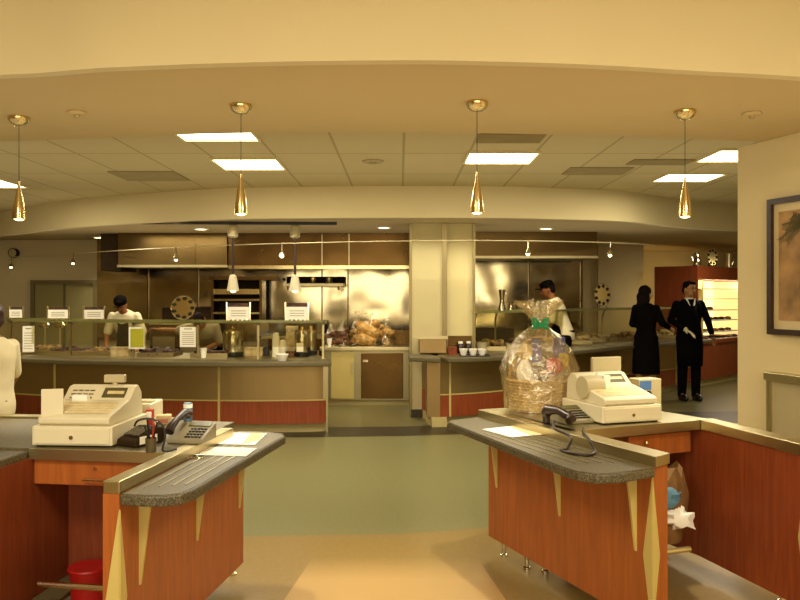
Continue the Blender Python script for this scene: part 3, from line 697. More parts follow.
carton(292, .85, .14, .05, .34, 'tall pale board behind the paper cups and kettles', 'foodw')
carton(290, .5, .1, .1, .06, 'small orange box between the paper cups and the tagged kettle', 'breadd')
for px in (45, 60):
    p = on_left(px, .8); t = thing('food_warmer_lamp', 'small bright warming lamp head behind the glass, %s' % ('left one' if px == 45 else 'right one'), 'lamp', (p[0], p[1], .8))
    local(t).cyl((0, 0, 0), (0, 0, .3), .012, n=8).build('pole', 'steel', t); local(t).lathe((0, 0, 0), [(.07, .3), (.08, .33), (.05, .38), (.01, .4)]).build('lamp_shade', 'chrome', t, smooth='auto')

# things on the right serving counter
def on_right(px, off): p = at_px(offset(SR, off), px); return (p[0], p[1])
x, y = gx(474, 9.1), 9.12
t = thing('serving_tray', 'black tray under three white bowls on the right counter', 'tray', (x, y, .8)); local(t).box(-.16, .18, -.07, .07, 0, .012).build('tray_base', 'black', t, bevel=.004); local(t).box(-.165, .185, .07, .08, 0, .02).build('tray_lip', 'black', t)
for px, lb in ((463.5, 'left white bowl of three on the black tray'), (473, 'middle white bowl of three on the black tray'), (482, 'right white bowl of three on the black tray')):
    bowl(px, 0, 9.11, .05, .07, lb, z=.812, group='white bowls on the black tray')
carton(452, .25, .1, .1, .09, 'dark red box left of the black jars at the column', 'woodd', SR)
for px, lb in ((460.5, 'left dark jar behind the white bowls'), (468.5, 'right dark jar behind the white bowls')):
    q = on_right(px, .35); t = thing('jar', lb, 'jar', (q[0], q[1], .8)); local(t).lathe((0, 0, 0), [(.035, 0), (.04, .02), (.04, .1), (.025, .12)]).build('jar_body', 'darkbrown', t, smooth='auto')
    local(t).lathe((0, 0, 0), [(.028, .12), (.028, .145), (.02, .146)]).build('lid', 'white', t, smooth='auto')
q = on_right(482, .3); t = thing('glass_jar', 'clear straight glass jar right of the dark jars', 'jar', (q[0], q[1], .8)); local(t).lathe((0, 0, 0), [(.06, 0), (.062, .13), (.058, .13), (.056, .01)]).build('jar_body', mat('milky_glass', 'B9AD85', .2, alpha=.7), t, smooth='auto')
local(t).lathe((0, 0, 0), [(.058, .13), (.065, .135), (.058, .14)]).build('rim', 'chrome', t, smooth='auto')
for i, (px, off, w, m, lb) in enumerate(((492, .62, .4, 'foodg', 'tray of golden food at the left of the right counter'), (520, .6, .5, 'foodd', 'tray of dark food left of the gift basket'), (575, .6, .55, 'foodw', 'tray of pale food right of the gift basket'),
                                    (590, .75, .5, 'foodw', 'tray of pale food in front of the cook, by the oval plate'), (622, .6, .6, 'foodg', 'tray of mixed food left of the woman in black'), (662, .6, .6, 'foodw', 'tray of pale food between the woman and the man'))):
    food_tray(px, off, w*.8, .34, .09, m, lb, 100+i*9, SR)
d = at_px(offset(SR, .45), 502); t = thing('carafe', 'tall waisted steel carafe standing on the right glass shelf', 'carafe', (d[0], d[1], 1.313))
local(t).lathe((0, 0, 0), [(.05, 0), (.048, .02), (.03, .1), (.028, .14), (.04, .22), (.045, .27), (.04, .27)], 18).build('carafe_body', 'chrome', t, smooth='auto'); local(t).tube([(.03, 0, .1), (.07, 0, .12), (.075, 0, .2), (.04, 0, .23)], .006, 6).build('handle', 'chrome', t)
d = at_px(offset(SR, .45), 511); t = thing('steel_pitcher', 'small steel pitcher on the right glass shelf beside the carafe', 'pitcher', (d[0], d[1], 1.313))
local(t).lathe((0, 0, 0), [(.042, 0), (.04, .02), (.028, .09), (.032, .1), (.026, .1)], 18).build('pitcher_body', 'chrome', t, smooth='auto'); local(t).tube([(.028, 0, .03), (.055, 0, .05), (.03, 0, .085)], .005, 6).build('handle', 'chrome', t)

# lit display case
def display_case():
    c = Vector((4.90, 12.93)); u = Vector((1.27, 1.25)).normalized(); w = Vector((-u.y, u.x))
    Lc, D, H = 2.3, .76, 2.0
    th = math.atan2(u.y, u.x); t = thing('display_case', 'tall red wood display case with brightly lit open shelves', 'display case', (c.x, c.y, 0), th)
    B = lambda: local(t)
    B().box(0, .03, 0, D, 0, H).build('side_panel', 'woodr', t)
    B().box(Lc-.03, Lc, 0, D, 0, H).build('side_panel', 'woodr', t)
    B().box(.03, Lc-.03, 0, D, H-.22, H).build('header', 'woodr', t)
    B().box(.03, Lc-.03, .01, D, .1, .70).build('base_cabinet', 'woodr', t)
    B().box(0, Lc, .05, D, 0, .1).build('plinth', 'toe', t)
    B().box(.03, Lc-.03, -.02, .4, .70, .76).build('ledge', 'woodr', t)
    B().box(.03, Lc-.03, D-.04, D-.02, .76, H-.22).build('back_panel', 'case_glow', t)
    B().box(Lc-.045, Lc-.031, .03, D-.05, .77, H-.23).build('lining', 'case_glow2', t)  # added glowing panel that brightens the red inner side
    B().box(.45, .48, .12, D-.04, .76, H-.22).build('divider', 'tan', t)
    for k, z in enumerate((.86, 1.06, 1.24, 1.44, 1.62)):
        B().box(.1, Lc-.1, .14, D-.05, z, z+.015).build('shelf', 'white', t)
    return t, u, w, c
dc, du, dw, dcn = display_case()
rnd = random.Random(5)
for k, (z, kind) in enumerate(((.76, 'paper_packet'), (.875, 'cake_box'), (1.075, 'pastry'), (1.255, 'pastry'))):
    for j in range(7 if z < 1.2 else 4):
        s = .22+j*.24+rnd.random()*.05; dd = .22 if z > .8 else .1
        p = dcn+du*s+dw*dd
        lab = {'paper_packet': 'small packet on the lowest ledge of the lit display case', 'cake_box': 'dark snack on the bottom shelf of the lit display case', 'pastry': 'small snack on the %s shelf of the lit display case' % ('second' if z < 1.2 else 'third')}[kind]
        t = thing(kind if kind != 'cake_box' else 'snack_pack', lab, 'snack', (p.x, p.y, z), math.atan2(du.y, du.x), 'snacks on display shelf at %s' % {.76: 'the ledge', .875: 'the bottom', 1.075: 'second row', 1.255: 'third row'}[z])
        m = rnd.choice(['breadd', 'foodd', 'woodd', 'foodg'])
        local(t).ball((0, 0, .03), .08, .06, .03, 12, 8, rough=.2, seed=j).build('snack_body', m, t, smooth=True)
        local(t).box(-.085, .085, -.06, .06, 0, .006).build('wrapper_base', 'white', t)
l = bpy.data.lights.new('case_lamp', 'AREA'); l.shape = 'RECTANGLE'; l.size = 2.0; l.size_y = .2; l.energy = 18; l.color = LC
lo = bpy.data.objects.new('case_lamp', l); C.objects.link(lo); p = dcn+du*1.15+dw*.2; lo.location = (p.x, p.y, 1.76); lo.rotation_euler = (0, 0, math.atan2(du.y, du.x))
def on_case(s, dd=.12): p = dcn+du*s+dw*dd; return (p.x, p.y, 2.0)
def case_at(px, dd):                               # a place on the case's top at that bearing
    k = (px-400)/F; b0 = dcn+dw*dd; s = (k*b0.y-b0.x)/(du.x-k*du.y); return on_case(s, dd)
t = thing('steel_jug', 'shiny steel jug on top of the lit display case, left one', 'jug', case_at(697, .1)); local(t).lathe((0, 0, 0), [(.06, 0), (.065, .02), (.05, .14), (.035, .2), (.045, .24), (.04, .24)]).build('jug_body', 'chrome', t, smooth='auto'); local(t).tube([(-.04, 0, .2), (-.09, 0, .16), (-.055, 0, .06)], .008, 6).build('handle', 'chrome', t)
t = thing('steel_jug', 'tall slim steel jug on top of the lit display case, rightmost', 'jug', case_at(729, .1)); local(t).lathe((0, 0, 0), [(.05, 0), (.052, .02), (.045, .2), (.05, .26), (.045, .26)]).build('jug_body', 'chrome', t, smooth='auto'); local(t).tube([(.045, 0, .2), (.09, 0, .16), (.05, 0, .06)], .008, 6).build('handle', 'chrome', t)
c_ = case_at(712, .12); plate(c_[0], c_[1], 2.17, .15, 'narrow gold and dark plate standing on top of the lit display case', .6, 2.0)

# ------------------------------------------------------------------ checkout stations
A = math.radians(8.3); LO = Vector((-1.06, 2.80)); LU = Vector((math.sin(A), math.cos(A))); LV = Vector((math.cos(A), -math.sin(A)))
def LP(u, v): p = LO+LU*u+LV*v; return (p.x, p.y)
def kite(mb_, corner, dA, dB, z0, z1, zm, w, e=.004):
    """tapering corner accent: widest at zm, wrapped round an upright corner"""
    for dd, oth in ((Vector(dA), Vector(dB)), (Vector(dB), Vector(dA))):
        n = -oth*e
        P0 = [(corner[0]+n.x, corner[1]+n.y, z0), (corner[0]+n.x+dd.x*w, corner[1]+n.y+dd.y*w, zm), (corner[0]+n.x, corner[1]+n.y, z1)]
        P1 = [(corner[0], corner[1], z0), (corner[0]+dd.x*w, corner[1]+dd.y*w, zm), (corner[0], corner[1], z1)]
        a = [mb_.v(p) for p in P0]; b_ = [mb_.v(p) for p in P1]
        mb_.f(a); mb_.f(b_[::-1])
        for i in range(3): mb_.f([a[i], a[(i+1) % 3], b_[(i+1) % 3], b_[i]])
def gusset(mb_, p, out, along, zt, zb, w, th=.012):
    a = [Vector((p[0], p[1], zt)), Vector((p[0]+out.x*w, p[1]+out.y*w, zt)), Vector((p[0]+out.x*.006, p[1]+out.y*.006, zb)), Vector((p[0], p[1], zb))]
    o = Vector((along.x, along.y, 0))*th/2
    r0 = [mb_.v(q-o) for q in a]; r1 = [mb_.v(q+o) for q in a]
    mb_.loft([r0, r1])
def foot(parent, x, y, h=.13):
    MB().lathe((x, y, 0), [(.022, 0), (.022, .012), (.013, .018), (.013, h)], 14).build('leg', 'chrome', parent, smooth='auto')
def pull(parent, x, y, z, d, w=.045):
    n = Vector((d.y, -d.x))
    b = MB(); a0 = Vector((x, y))-d*w; a1 = Vector((x, y))+d*w
    b.tube([(a0.x, a0.y, z), (a0.x+n.x*.025, a0.y+n.y*.025, z), (a1.x+n.x*.025, a1.y+n.y*.025, z), (a1.x, a1.y, z)], .005, 8); b.build('handle', 'chrome', parent, smooth='auto')

def tray_grooves(parent, P, u0, u1, vs, z):
    b = MB()
    for i, v in enumerate(vs):
        a = Vector(P(u0+i*.02, v)); c = Vector(P(u1-i*.03, v)); d = (c-a).normalized(); n = Vector((-d.y, d.x))*.003
        b.prism([tuple(a-n), tuple(c-n), tuple(c+n), tuple(a+n)], z, z+.0025)
    b.build('groove_strip', 'steeltop', parent)

def left_station():
    t = thing('checkout_counter', 'left cherry wood checkout counter with dark speckled tray ledge', 'checkout counter', (LO.x, LO.y+.6, 0))
    pn = MB().prism([LP(0, 0), LP(0, .063), LP(1.29, .063), LP(1.29, 0)], .12, .795).build('side_panel', 'woodf', t)
    MB().prism([LP(0, 0), LP(-.0, .063), LP(1.15, .063), LP(1.15, 0)], .795, .84).build('steel_cap', 'steel', t, bevel=.003)
    led = [LP(-.002, .0635), LP(-.012, .17), LP(-.0, .235), LP(.035, .28), (-.745, 2.86), (-.576, 3.95), (-.60, 4.03), (-.68, 4.08), (-.843, 4.11), LP(1.15, .0635)]
    MB().prism(led, .755, .795).build('tray_ledge', 'granite', t, bevel=.008)
    MB().prism([LP(.004, .07), LP(.0, .17), LP(.012, .228), LP(.045, .27), (-.757, 2.89), (-.59, 3.94), (-.69, 4.06), (-.84, 4.09), LP(1.15, .07)], .795, .7965).build('ledge_surface', 'granitetop', t)
    tray_grooves(t, LP, .1, .95, (.11, .155, .2, .24), .7965)
    b = MB(); kite(b, LP(0, .063), LU, -LV, .12, .74, .42, .05); b.build('corner_accent', 'tan', t)
    for d in (2.94, 3.47, 4.0):
        u = (d-LO.y)/math.cos(A)+.01; b = MB(); gusset(b, LP(u, .063), LV, LU, .755, .42, .05); b.build('bracket', 'tan', t)
    # desk
    fl = (-1.60, 3.40); fr = LP(.52, 0)
    desk = [fl, fr, LP(1.33, 0), (-1.75, 4.30), (-2.5, 4.36), (-2.45, 3.55)]
    MB().prism(desk, .80, .84).build('desktop', 'granitetop', t, bevel=.003)
    du_ = (Vector(fr)-Vector(fl)).normalized(); nn = Vector((du_.y, -du_.x))
    e = [tuple(Vector(fl)+nn*.012), tuple(Vector(fr)+nn*.012), fr, fl]
    MB().prism(e, .795, .841).build('desk_edge', 'steel', t)
    MB().prism([(-2.5, 4.27), (-1.78, 4.21), (-1.2, 4.16), (-1.2, 4.21), (-1.78, 4.29), (-2.5, 4.36)], .841, .85).build('rear_edge', 'steel', t)
    # drawer
    a = Vector(fl)+nn*-.01+du_*.01; c = Vector(fr)+nn*-.01-du_*.04
    dr = MB().prism([tuple(a), tuple(c), tuple(c-nn*.3), tuple(a-nn*.3)], .685, .79).build('drawer', 'woodf', t, bevel=.003)
    m_ = a.lerp(c, .50); pull(dr, m_.x, m_.y, .715, du_); MB().cyl((m_.x, m_.y, .76), (m_.x+nn.x*.008, m_.y+nn.y*.008, .76), .008, n=10).build('lock', 'brass', dr)
    # left arm and kneehole back
    q0 = Vector((-1.585, 3.38)); q1 = Vector((-1.545, 3.66)); q2 = Vector((-1.77, 2.35))
    MB().prism([tuple(q2), tuple(q1), (q1.x-.065, q1.y+.01), (q2.x-.065, q2.y+.01)], .1, .80).build('side_panel', 'woodd', t)
    MB().prism([(q2.x+.02, q2.y), (-1.605, 3.385), (-1.70, 3.40), (-2.42, 3.5), (-2.6, 2.3)], .795, .832).build('tray_ledge', 'granite', t, bevel=.008)
    MB().prism([tuple(q1), LP(.82, 0), LP(.86, 0), (q1.x, q1.y+.03)], .1, .80).build('back_panel', 'woodd', t)
    MB().prism([(-1.58, 3.35), (-1.46, 3.33), (-1.45, 3.62), (-1.55, 3.66)], .18, .20).build('floor_shelf', 'granitetop', t)
    MB().tube([(-1.50, 3.26, .305), (-1.01, 3.2, .295)], .013, 10).build('footrest_bar', 'chrome', t, smooth='auto')
    for (x, y) in (G(233, 575, 0), LP(.25, .03), LP(.75, .03), (-1.72, 2.9), (-1.6, 3.5)): foot(t, x, y)
    # outer face hidden side of desk body toward service line
    MB().prism([LP(1.29, .0), LP(1.25, .0), (-1.75, 4.2), (-1.75, 4.24)], .12, .80).build('rear_panel', 'woodd', t)
    return t
left_station()

RU = Vector((-.4, .917)).normalized(); RV = Vector((RU.y, -RU.x))   # RV to the right
def right_station():
    t = thing('checkout_counter', 'right cherry wood checkout counter with dark speckled tray ledge and a long steel capped arm', 'checkout counter', (1.0, 3.9, 0))
    n0, n1, f0, f1 = (1.05, 3.22), (1.135, 3.30), (.455, 4.56), (.52, 4.60)
    MB().prism([(1.04, 3.235), (1.13, 3.315), (.575, 4.56), (.51, 4.52)], .12, .795).build('side_panel', 'woodf', t)
    MB().prism([n0, n1, f1, f0], .795, .84).build('steel_cap', 'steel', t, bevel=.003)
    led = [(1.048, 3.221), (.876, 3.115), (.78, 3.10), (.715, 3.145), (.675, 3.22), (.268, 4.39), (.28, 4.45), (.455, 4.558)]
    MB().prism(led, .755, .795).build('tray_ledge', 'granite', t, bevel=.008)
    cx, cy = .62, 3.85; MB().prism([((x-cx)*.985+cx, (y-cy)*.985+cy) if i not in (0, 7) else (x, y) for i, (x, y) in enumerate(led)], .795, .7965).build('ledge_surface', 'granitetop', t)
    def RP(u, v): p = Vector((1.05, 3.22))+RU*u-RV*v; return (p.x, p.y)
    tray_grooves(t, RP, .12, 1.1, (.05, .10, .15, .20, .25), .7965)
    sd = (Vector((.51, 4.52))-Vector((1.04, 3.235))).normalized(); ed = (Vector((1.13, 3.315))-Vector((1.04, 3.235))).normalized()
    b = MB(); kite(b, (1.04, 3.235), sd, ed, .12, .755, .42, .055); b.build('corner_accent', 'tan', t)
    out = Vector((-sd.y, sd.x))
    for px in (497, 560, 636):
        k = (px-400)/F; s = (k*3.235-1.04)/(sd.x-k*sd.y); p = Vector((1.04, 3.235))+sd*s; b = MB(); gusset(b, p, out, sd, .755, .42, .05); b.build('bracket', 'tan', t)
    # desk
    fl = (.83, 3.84); fr = (1.587, 4.18); br = (1.29, 4.87)
    desk = [fl, fr, (1.66, 4.22), br, (.52, 4.60)]
    MB().prism(desk, .80, .84).build('desktop', 'steeltop', t, bevel=.003)
    du_ = (Vector(fr)-Vector(fl)).normalized(); nn = Vector((du_.y, -du_.x))
    MB().prism([tuple(Vector(fl)+nn*.012+du_*.03), tuple(Vector(fr)+nn*.012), fr, tuple(Vector(fl)+du_*.03)], .79, .841).build('desk_edge', 'steel', t)
    c = Vector(fr)-nn*.04-du_*.012
    a = c-du_*.42+nn*.0
    dr = MB().prism([tuple(a), tuple(c), tuple(c-nn*.3), tuple(a-nn*.3)], .665, .775).build('drawer', 'woodf', t, bevel=.003)
    m_ = a.lerp(c, .25); MB().lathe((m_.x+nn.x*.012, m_.y+nn.y*.012, .735), [(.008, -.012), (.014, 0), (.008, .012)], 12).build('knob', 'brass', dr, smooth='auto')
    # right arm
    i0 = Vector((1.60, 4.20)); i1 = Vector((1.80, 3.47)); dd = (i1-i0).normalized(); nr = Vector((-dd.y, dd.x))
    MB().prism([tuple(i0), tuple(i1), tuple(i1+nr*.075), tuple(i0+nr*.075)], .11, .795).build('side_panel', 'woodr', t)
    MB().prism([tuple(i0-nr*.012), tuple(i1-nr*.012-dd*-.01), tuple(i1+nr*.085+dd*.01), tuple(i0+nr*.085)], .79, .842).build('steel_cap', 'steel', t, bevel=.003)
    b = MB(); kite(b, tuple(i1), -dd, nr, .12, .76, .42, .05); b.build('corner_accent', 'tan', t)
    MB().prism([(.93, 4.38), (1.60, 4.66), (1.585, 4.7), (.915, 4.42)], .11, .80).build('back_panel', 'woodd', t)
    MB().prism([tuple(i0), (1.53, 4.34), (1.42, 4.62), (1.5, 4.66), (1.64, 4.25)], .11, .80).build('side_panel', 'woodd', t)
    MB().tube([(1.03, 3.52, .33), (1.34, 3.63, .33)], .013, 10).build('footrest_bar', 'chrome', t, smooth='auto')
    MB().prism([(.93, 3.8), (1.4, 4.06), (1.22, 4.5), (.80, 4.3)], .22, .24).build('floor_shelf', 'granitetop', t)
    for (px, py) in ((504, 556), (527, 569), (545, 572), (782, 602)): x, y = G(px, py, 0); foot(t, x, y)
    foot(t, .95, 3.5); foot(t, 1.15, 4.5)
    return t
right_station()

# ------------------------------------------------------------------ cash registers
def cash_register(label, loc, rz, roll=False):
    t = thing('cash_register', label, 'cash register', loc, rz)
    W = .36
    db = local(t).box(-W/2, W/2, 0, .40, .008, .092).build('drawer_case', 'plastic', t, bevel=.004)
    fr = local(t).box(-W/2+.012, W/2-.012, -.006, 0, .016, .082).build('drawer_front', 'plastic', t, bevel=.002)
    local(t).cyl((.0, -.006, .045), (.0, -.012, .045), .009, n=14).build('lock', 'chrome', fr)
    for x in (-W/2+.03, W/2-.03): local(t).box(x-.012, x+.012, .01, .03, 0, .008).build('rubber_foot', 'black', t)
    w = .16
    prof = [(.03, .092), (.012, .102), (.01, .125), (.03, .135), (.20, .172), (.235, .178), (.30, .232), (.34, .238), (.38, .20), (.39, .092)]
    local(t).profx(prof, -w, w).build('register_body', 'plastic', t, bevel=.006, seg=3)
    def on_slope(y): return .135+(y-.03)*(.172-.135)/.17
    b = local(t); v = [(-w+.02, .05), (w-.03, .05), (w-.03, .19), (-w+.02, .19)]
    b.quad(*[(x, y, on_slope(y)+.0018) for x, y in v]); b.build('keypad', 'keypad', t)
    b = local(t)
    for i in range(9):
        for j in range(4):
            x = -w+.035+i*.03; y = .065+j*.03; z = on_slope(y); b.box(x, x+.022, y, y+.02, z+.001, z+.0035)
    b.build('key', mat('pale_keys', 'E2D19E', .5, vary=.05, scale=30), t)
    def on_up(y): return .178+(y-.235)*(.232-.178)/.065
    def panel(x0, x1, y0, y1, m, name, h=.002):
        b = local(t); b.quad((x0, y0, on_up(y0)+h), (x1, y0, on_up(y0)+h), (x1, y1, on_up(y1)+h), (x0, y1, on_up(y1)+h)); return b.build(name, m, t)
    panel(.02, .13, .243, .292, 'screen', 'display'); 
    p_ = panel(.04, .12, .26, .275, 'keypad', 'display_text', .003)
    if not roll:
        b = local(t)
        for i in range(4):
            for j in range(3): x = -.13+i*.028; y = .24+j*.018; z = on_up(y); b.box(x, x+.022, y, y+.012, z, z+.006)
        b.build('key', 'keys', t)
        b = local(t); b.prism([(-w+.01, .02), (-w+.095, .05), (-w+.095, .056), (-w+.01, .026)], .12, .25); b.build('receipt_guard', 'plastic', t, bevel=.002)
        local(t).cyl((-.10, .22, .185), (-.03, .22, .185), .018, n=16).build('receipt_roll', 'white', t, smooth='auto')
        b = local(t); b.cyl((.05, .33, .23), (.05, .33, .25), .012, n=12); b.build('display_stem', 'plasticd', t)
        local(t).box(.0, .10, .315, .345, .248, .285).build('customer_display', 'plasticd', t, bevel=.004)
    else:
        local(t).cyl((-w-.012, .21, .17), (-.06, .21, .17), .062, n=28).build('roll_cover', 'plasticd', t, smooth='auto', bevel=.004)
        b = local(t); b.tube([(-.045, .16, .155), (-.045, .20, .215), (-.045, .25, .24), (-.045, .29, .22)], .004, 6); b.box(-.06, -.02, .17, .19, .16, .235); b.build('receipt_paper', 'white', t)
        local(t).box(.03, .22, .42, .445, .0, .31).build('rear_display_board', 'plasticd', t, bevel=.004)
        panel(-.05, 0, .242, .262, 'white', 'paper_slot', .008)
    return t
lx, ly = G(72, 447.5, .84)
cash_register('cream cash register with raised receipt flap on the left checkout counter', (lx, ly, .84), -.06)
rx, ry = G(632.5, 423.5, .84)
cash_register('cream cash register with round paper roll cover on the right checkout counter', (rx, ry, .84), .325, True)

# things on the left desk
def left_desk():
    Z = .841
    x, y = G(139, 428, Z); t = thing('white_box', 'white box beside the left cash register', 'box', (x, y, Z), .0)
    local(t).box(-.06, .06, 0, .2, 0, .12).build('box_body', 'plastic', t, bevel=.006); local(t).box(-.05, .05, .04, .1, .12, .13).build('lid', 'plasticd', t, bevel=.003)
    x, y = G(126, 447, Z); t = thing('card_terminal', 'slanted dark card terminal with white label beside the left cash register', 'card terminal', (x, y, Z), -.5)
    local(t).profx([(0, 0), (0, .03), (.12, .075), (.17, .07), (.17, 0)], -.06, .06).build('terminal_body', 'darkequip', t, bevel=.008)
    local(t).profx([(.03, .046), (.03, .05), (.1, .074), (.1, .07)], -.045, .045).build('keypad', mat('terminal_keys', '54482F', .5, vary=.5, scale=90), t)
    local(t).prism([(.062, .02), (.064, .02), (.064, .12), (.062, .12)], .012, .045).build('label_sticker', 'white', t)
    x, y = G(149, 430, Z); t = thing('red_carton', 'narrow upright red carton behind the pen cup', 'carton', (x, y, Z), .1)
    local(t).box(-.017, .017, 0, .04, 0, .1).build('box_body', 'redbox', t, bevel=.002); local(t).box(-.012, .012, -.001, 0, .06, .09).build('printed_label', 'white', t)
    x, y = G(162, 425, Z); t = thing('tissue_packet', 'small pale packet with pink print behind the left phone', 'packet', (x, y, Z), .2)
    local(t).box(-.045, .045, 0, .05, 0, .05).build('packet_body', 'foodw', t, bevel=.006); local(t).box(-.03, .03, -.002, 0, .01, .03).build('printed_label', mat('pink_print', 'B9745A', .6), t)
    x, y = G(188, 421, Z); t = thing('drink_can', 'blue and white can standing on the left checkout desk', 'can', (x, y, Z))
    local(t).lathe((0, 0, 0), [(.02, 0), (.023, .004), (.023, .088), (.02, .096), (.018, .096)], 20).build('can_body', 'blue', t, smooth='auto'); local(t).lathe((0, 0, 0), [(.0235, .07), (.0235, .09), (.022, .09)], 20).build('white_band', 'white', t, smooth='auto')
    # pen cup
    x, y = G(151, 452, Z); t = thing('pen_cup', 'clear cup holding dark pens beside the left phone', 'pen cup', (x, y, Z))
    local(t).lathe((0, 0, 0), [(.022, 0), (.024, .06), (.022, .06), (.02, .004)], 16).build('cup_body', mat('smoky_cup', '54492F', .3), t, smooth='auto')
    for k, (dx, dy) in enumerate(((-.03, .01), (.01, .01), (.03, -.01), (-.01, -.02))): local(t).tube([(0, 0, .01), (dx, dy, .11+.01*k)], .004, 6).build('pen', 'black' if k != 1 else 'redbox', t)
    b = MB(); p = Vector((x, y, Z+.09))
    pts = [(p.x-.07, p.y, p.z+.02), (p.x-.05, p.y-.01, p.z+.045), (p.x, p.y, p.z+.05), (p.x+.05, p.y, p.z+.02), (p.x+.06, p.y, p.z-.03), (p.x+.05, p.y, Z+.006), (p.x+.1, p.y+.03, Z+.006)]
    tag(b.tube(cat_rom(pts, 5), .0045, 6).build('coiled_cord', 'black'), 'black looping cord in front of the left phone', 'cord')
    desk_phone('grey desk phone with dark handset on the left checkout desk', G(184, 444, Z)+(Z,), -.15, -1)
def desk_phone(label, loc, rz, side, hs=True):
    t = thing('desk_phone', label, 'phone', loc, rz)
    local(t).profx([(0, 0), (0, .02), (.15, .07), (.17, .07), (.17, 0)], -.085, .085).build('phone_body', mat('phone_grey', '8A7F60', .45), t, bevel=.006)
    b = local(t)
    for i in range(5):
        for j in range(4):
            xx = (-.005+i*.016)*1.0*(-side)-(.0 if side < 0 else -.0); yy = .015+j*.024; zz = .02+yy*.05/.15; b.box(min(xx, xx+.011), max(xx, xx+.011), yy, yy+.014, zz+.001, zz+.007)
    b.build('key', 'black' if side < 0 else 'darkbrown', t)
    local(t).profx([(.115, .059), (.115, .064), (.15, .076), (.15, .072)], -.03 if side < 0 else -.075, .075 if side < 0 else .03).build('display', 'screen', t)
    hx = .062*side
    if not hs: return t
    b = local(t); b.tube([(hx, -.02, .055), (hx, .0, .075), (hx, .07, .1), (hx, .15, .115), (hx, .18, .105)], [.022, .02, .014, .02, .024], 12); b.build('handset', 'darkbrown', t, smooth='auto')
    return t
left_desk()
# right desk
Z = .841
desk_phone('grey desk phone with dark keys between the gift basket and the right register', G(580, 424, Z)+(Z,), .35, -1, False)
x, y = G(556, 432, Z)
pts = [(x, y+.05, Z+.05), (x-.01, y-.02, Z+.02), (.80, 3.68, .84), (.765, 3.60, .80), (.73, 3.56, .803), (.76, 3.48, .803), (.82, 3.44, .803), (.87, 3.50, .808), (.86, 3.58, .848), (.87, 3.72, .852), (.9, 3.85, .85)]
tag(MB().tube(cat_rom(pts, 6), .0065, 8).build('coiled_cord', 'darkbrown', smooth=True), 'dark brown phone cord looping down on to the right tray ledge', 'cord')
x, y = G(552, 424, Z)
t = thing('phone_handset', 'dark brown spare handset hooked over the right steel lip before the basket', 'handset', (x, y, Z))
local(t).tube([(-.02, .05, .05), (-.015, .03, .07), (.03, .0, .07), (.08, -.04, .045), (.085, -.06, .03)], [.028, .028, .02, .024, .03], 12).build('handset_body', 'darkbrown', t, smooth='auto'); local(t).cyl((-.02, .05, .05), (-.02, .05, .0), .02, n=12).build('earpiece', 'darkbrown', t)
x, y = G(655, 416, Z)
t = thing('white_box', 'white upright box with blue label right of the right cash register', 'box', (x, y+.12, Z), .325)
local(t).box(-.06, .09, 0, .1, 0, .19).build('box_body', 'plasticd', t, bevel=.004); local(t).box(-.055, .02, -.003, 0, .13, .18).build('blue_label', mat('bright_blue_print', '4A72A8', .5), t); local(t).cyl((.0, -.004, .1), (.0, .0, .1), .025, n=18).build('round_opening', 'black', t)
def papers(pts, z, label, m='white', photo=None):
    c = (sum(p[0] for p in pts)/4, sum(p[1] for p in pts)/4); t = thing('paper_sheet', label, 'paper', (c[0], c[1], z))
    MB().prism(pts, z, z+.002).build('sheet', m, t)
    if photo:
        q = [tuple(Vector(pts[a]).lerp(Vector(pts[b]), s)) for a, b, s in photo]; MB().prism(q, z+.002, z+.0028).build('printed_area', 'mat', t)
ZL = .799
papers([G(203, 447, ZL), G(199, 455, ZL), G(246, 456.5, ZL), G(257, 448.5, ZL)], ZL, 'white sheet nearest the viewer on the left tray ledge')
papers([G(227, 433, ZL), G(211, 444, ZL), G(255, 445, ZL), G(267, 433.5, ZL)], ZL, 'white leaflet with tan corner farther back on the left tray ledge', photo=((3, 0, .06), (2, 3, .35), (2, 1, .3), (3, 0, .4)))
papers([G(482, 429.5, ZL), G(512, 437.5, ZL), G(548, 434, ZL), G(523, 425, ZL)], ZL, 'white leaflet with tan strip lying on the right tray ledge', photo=((3, 2, .1), (2, 1, .05), (2, 1, .5), (3, 0, .35)))
t = thing('eyeglasses', 'folded pair of clear eyeglasses lying on the left tray ledge', 'eyeglasses', G(193, 458, ZL)+(ZL-.001,))
for s in (-1, 1): local(t).lathe((s*.027, 0, .002), [(.02, 0), (.023, .002), (.02, .004), (.018, .002)], 20, cap=False).build('lens_rim', 'chrome', t, smooth=True)
local(t).tube([(-.05, 0, .004), (-.052, .06, .004), (.04, .065, .004)], .002, 6).build('temple', 'chrome', t); local(t).tube([(-.006, 0, .004), (.006, 0, .004)], .002, 6).build('bridge', 'chrome', t)

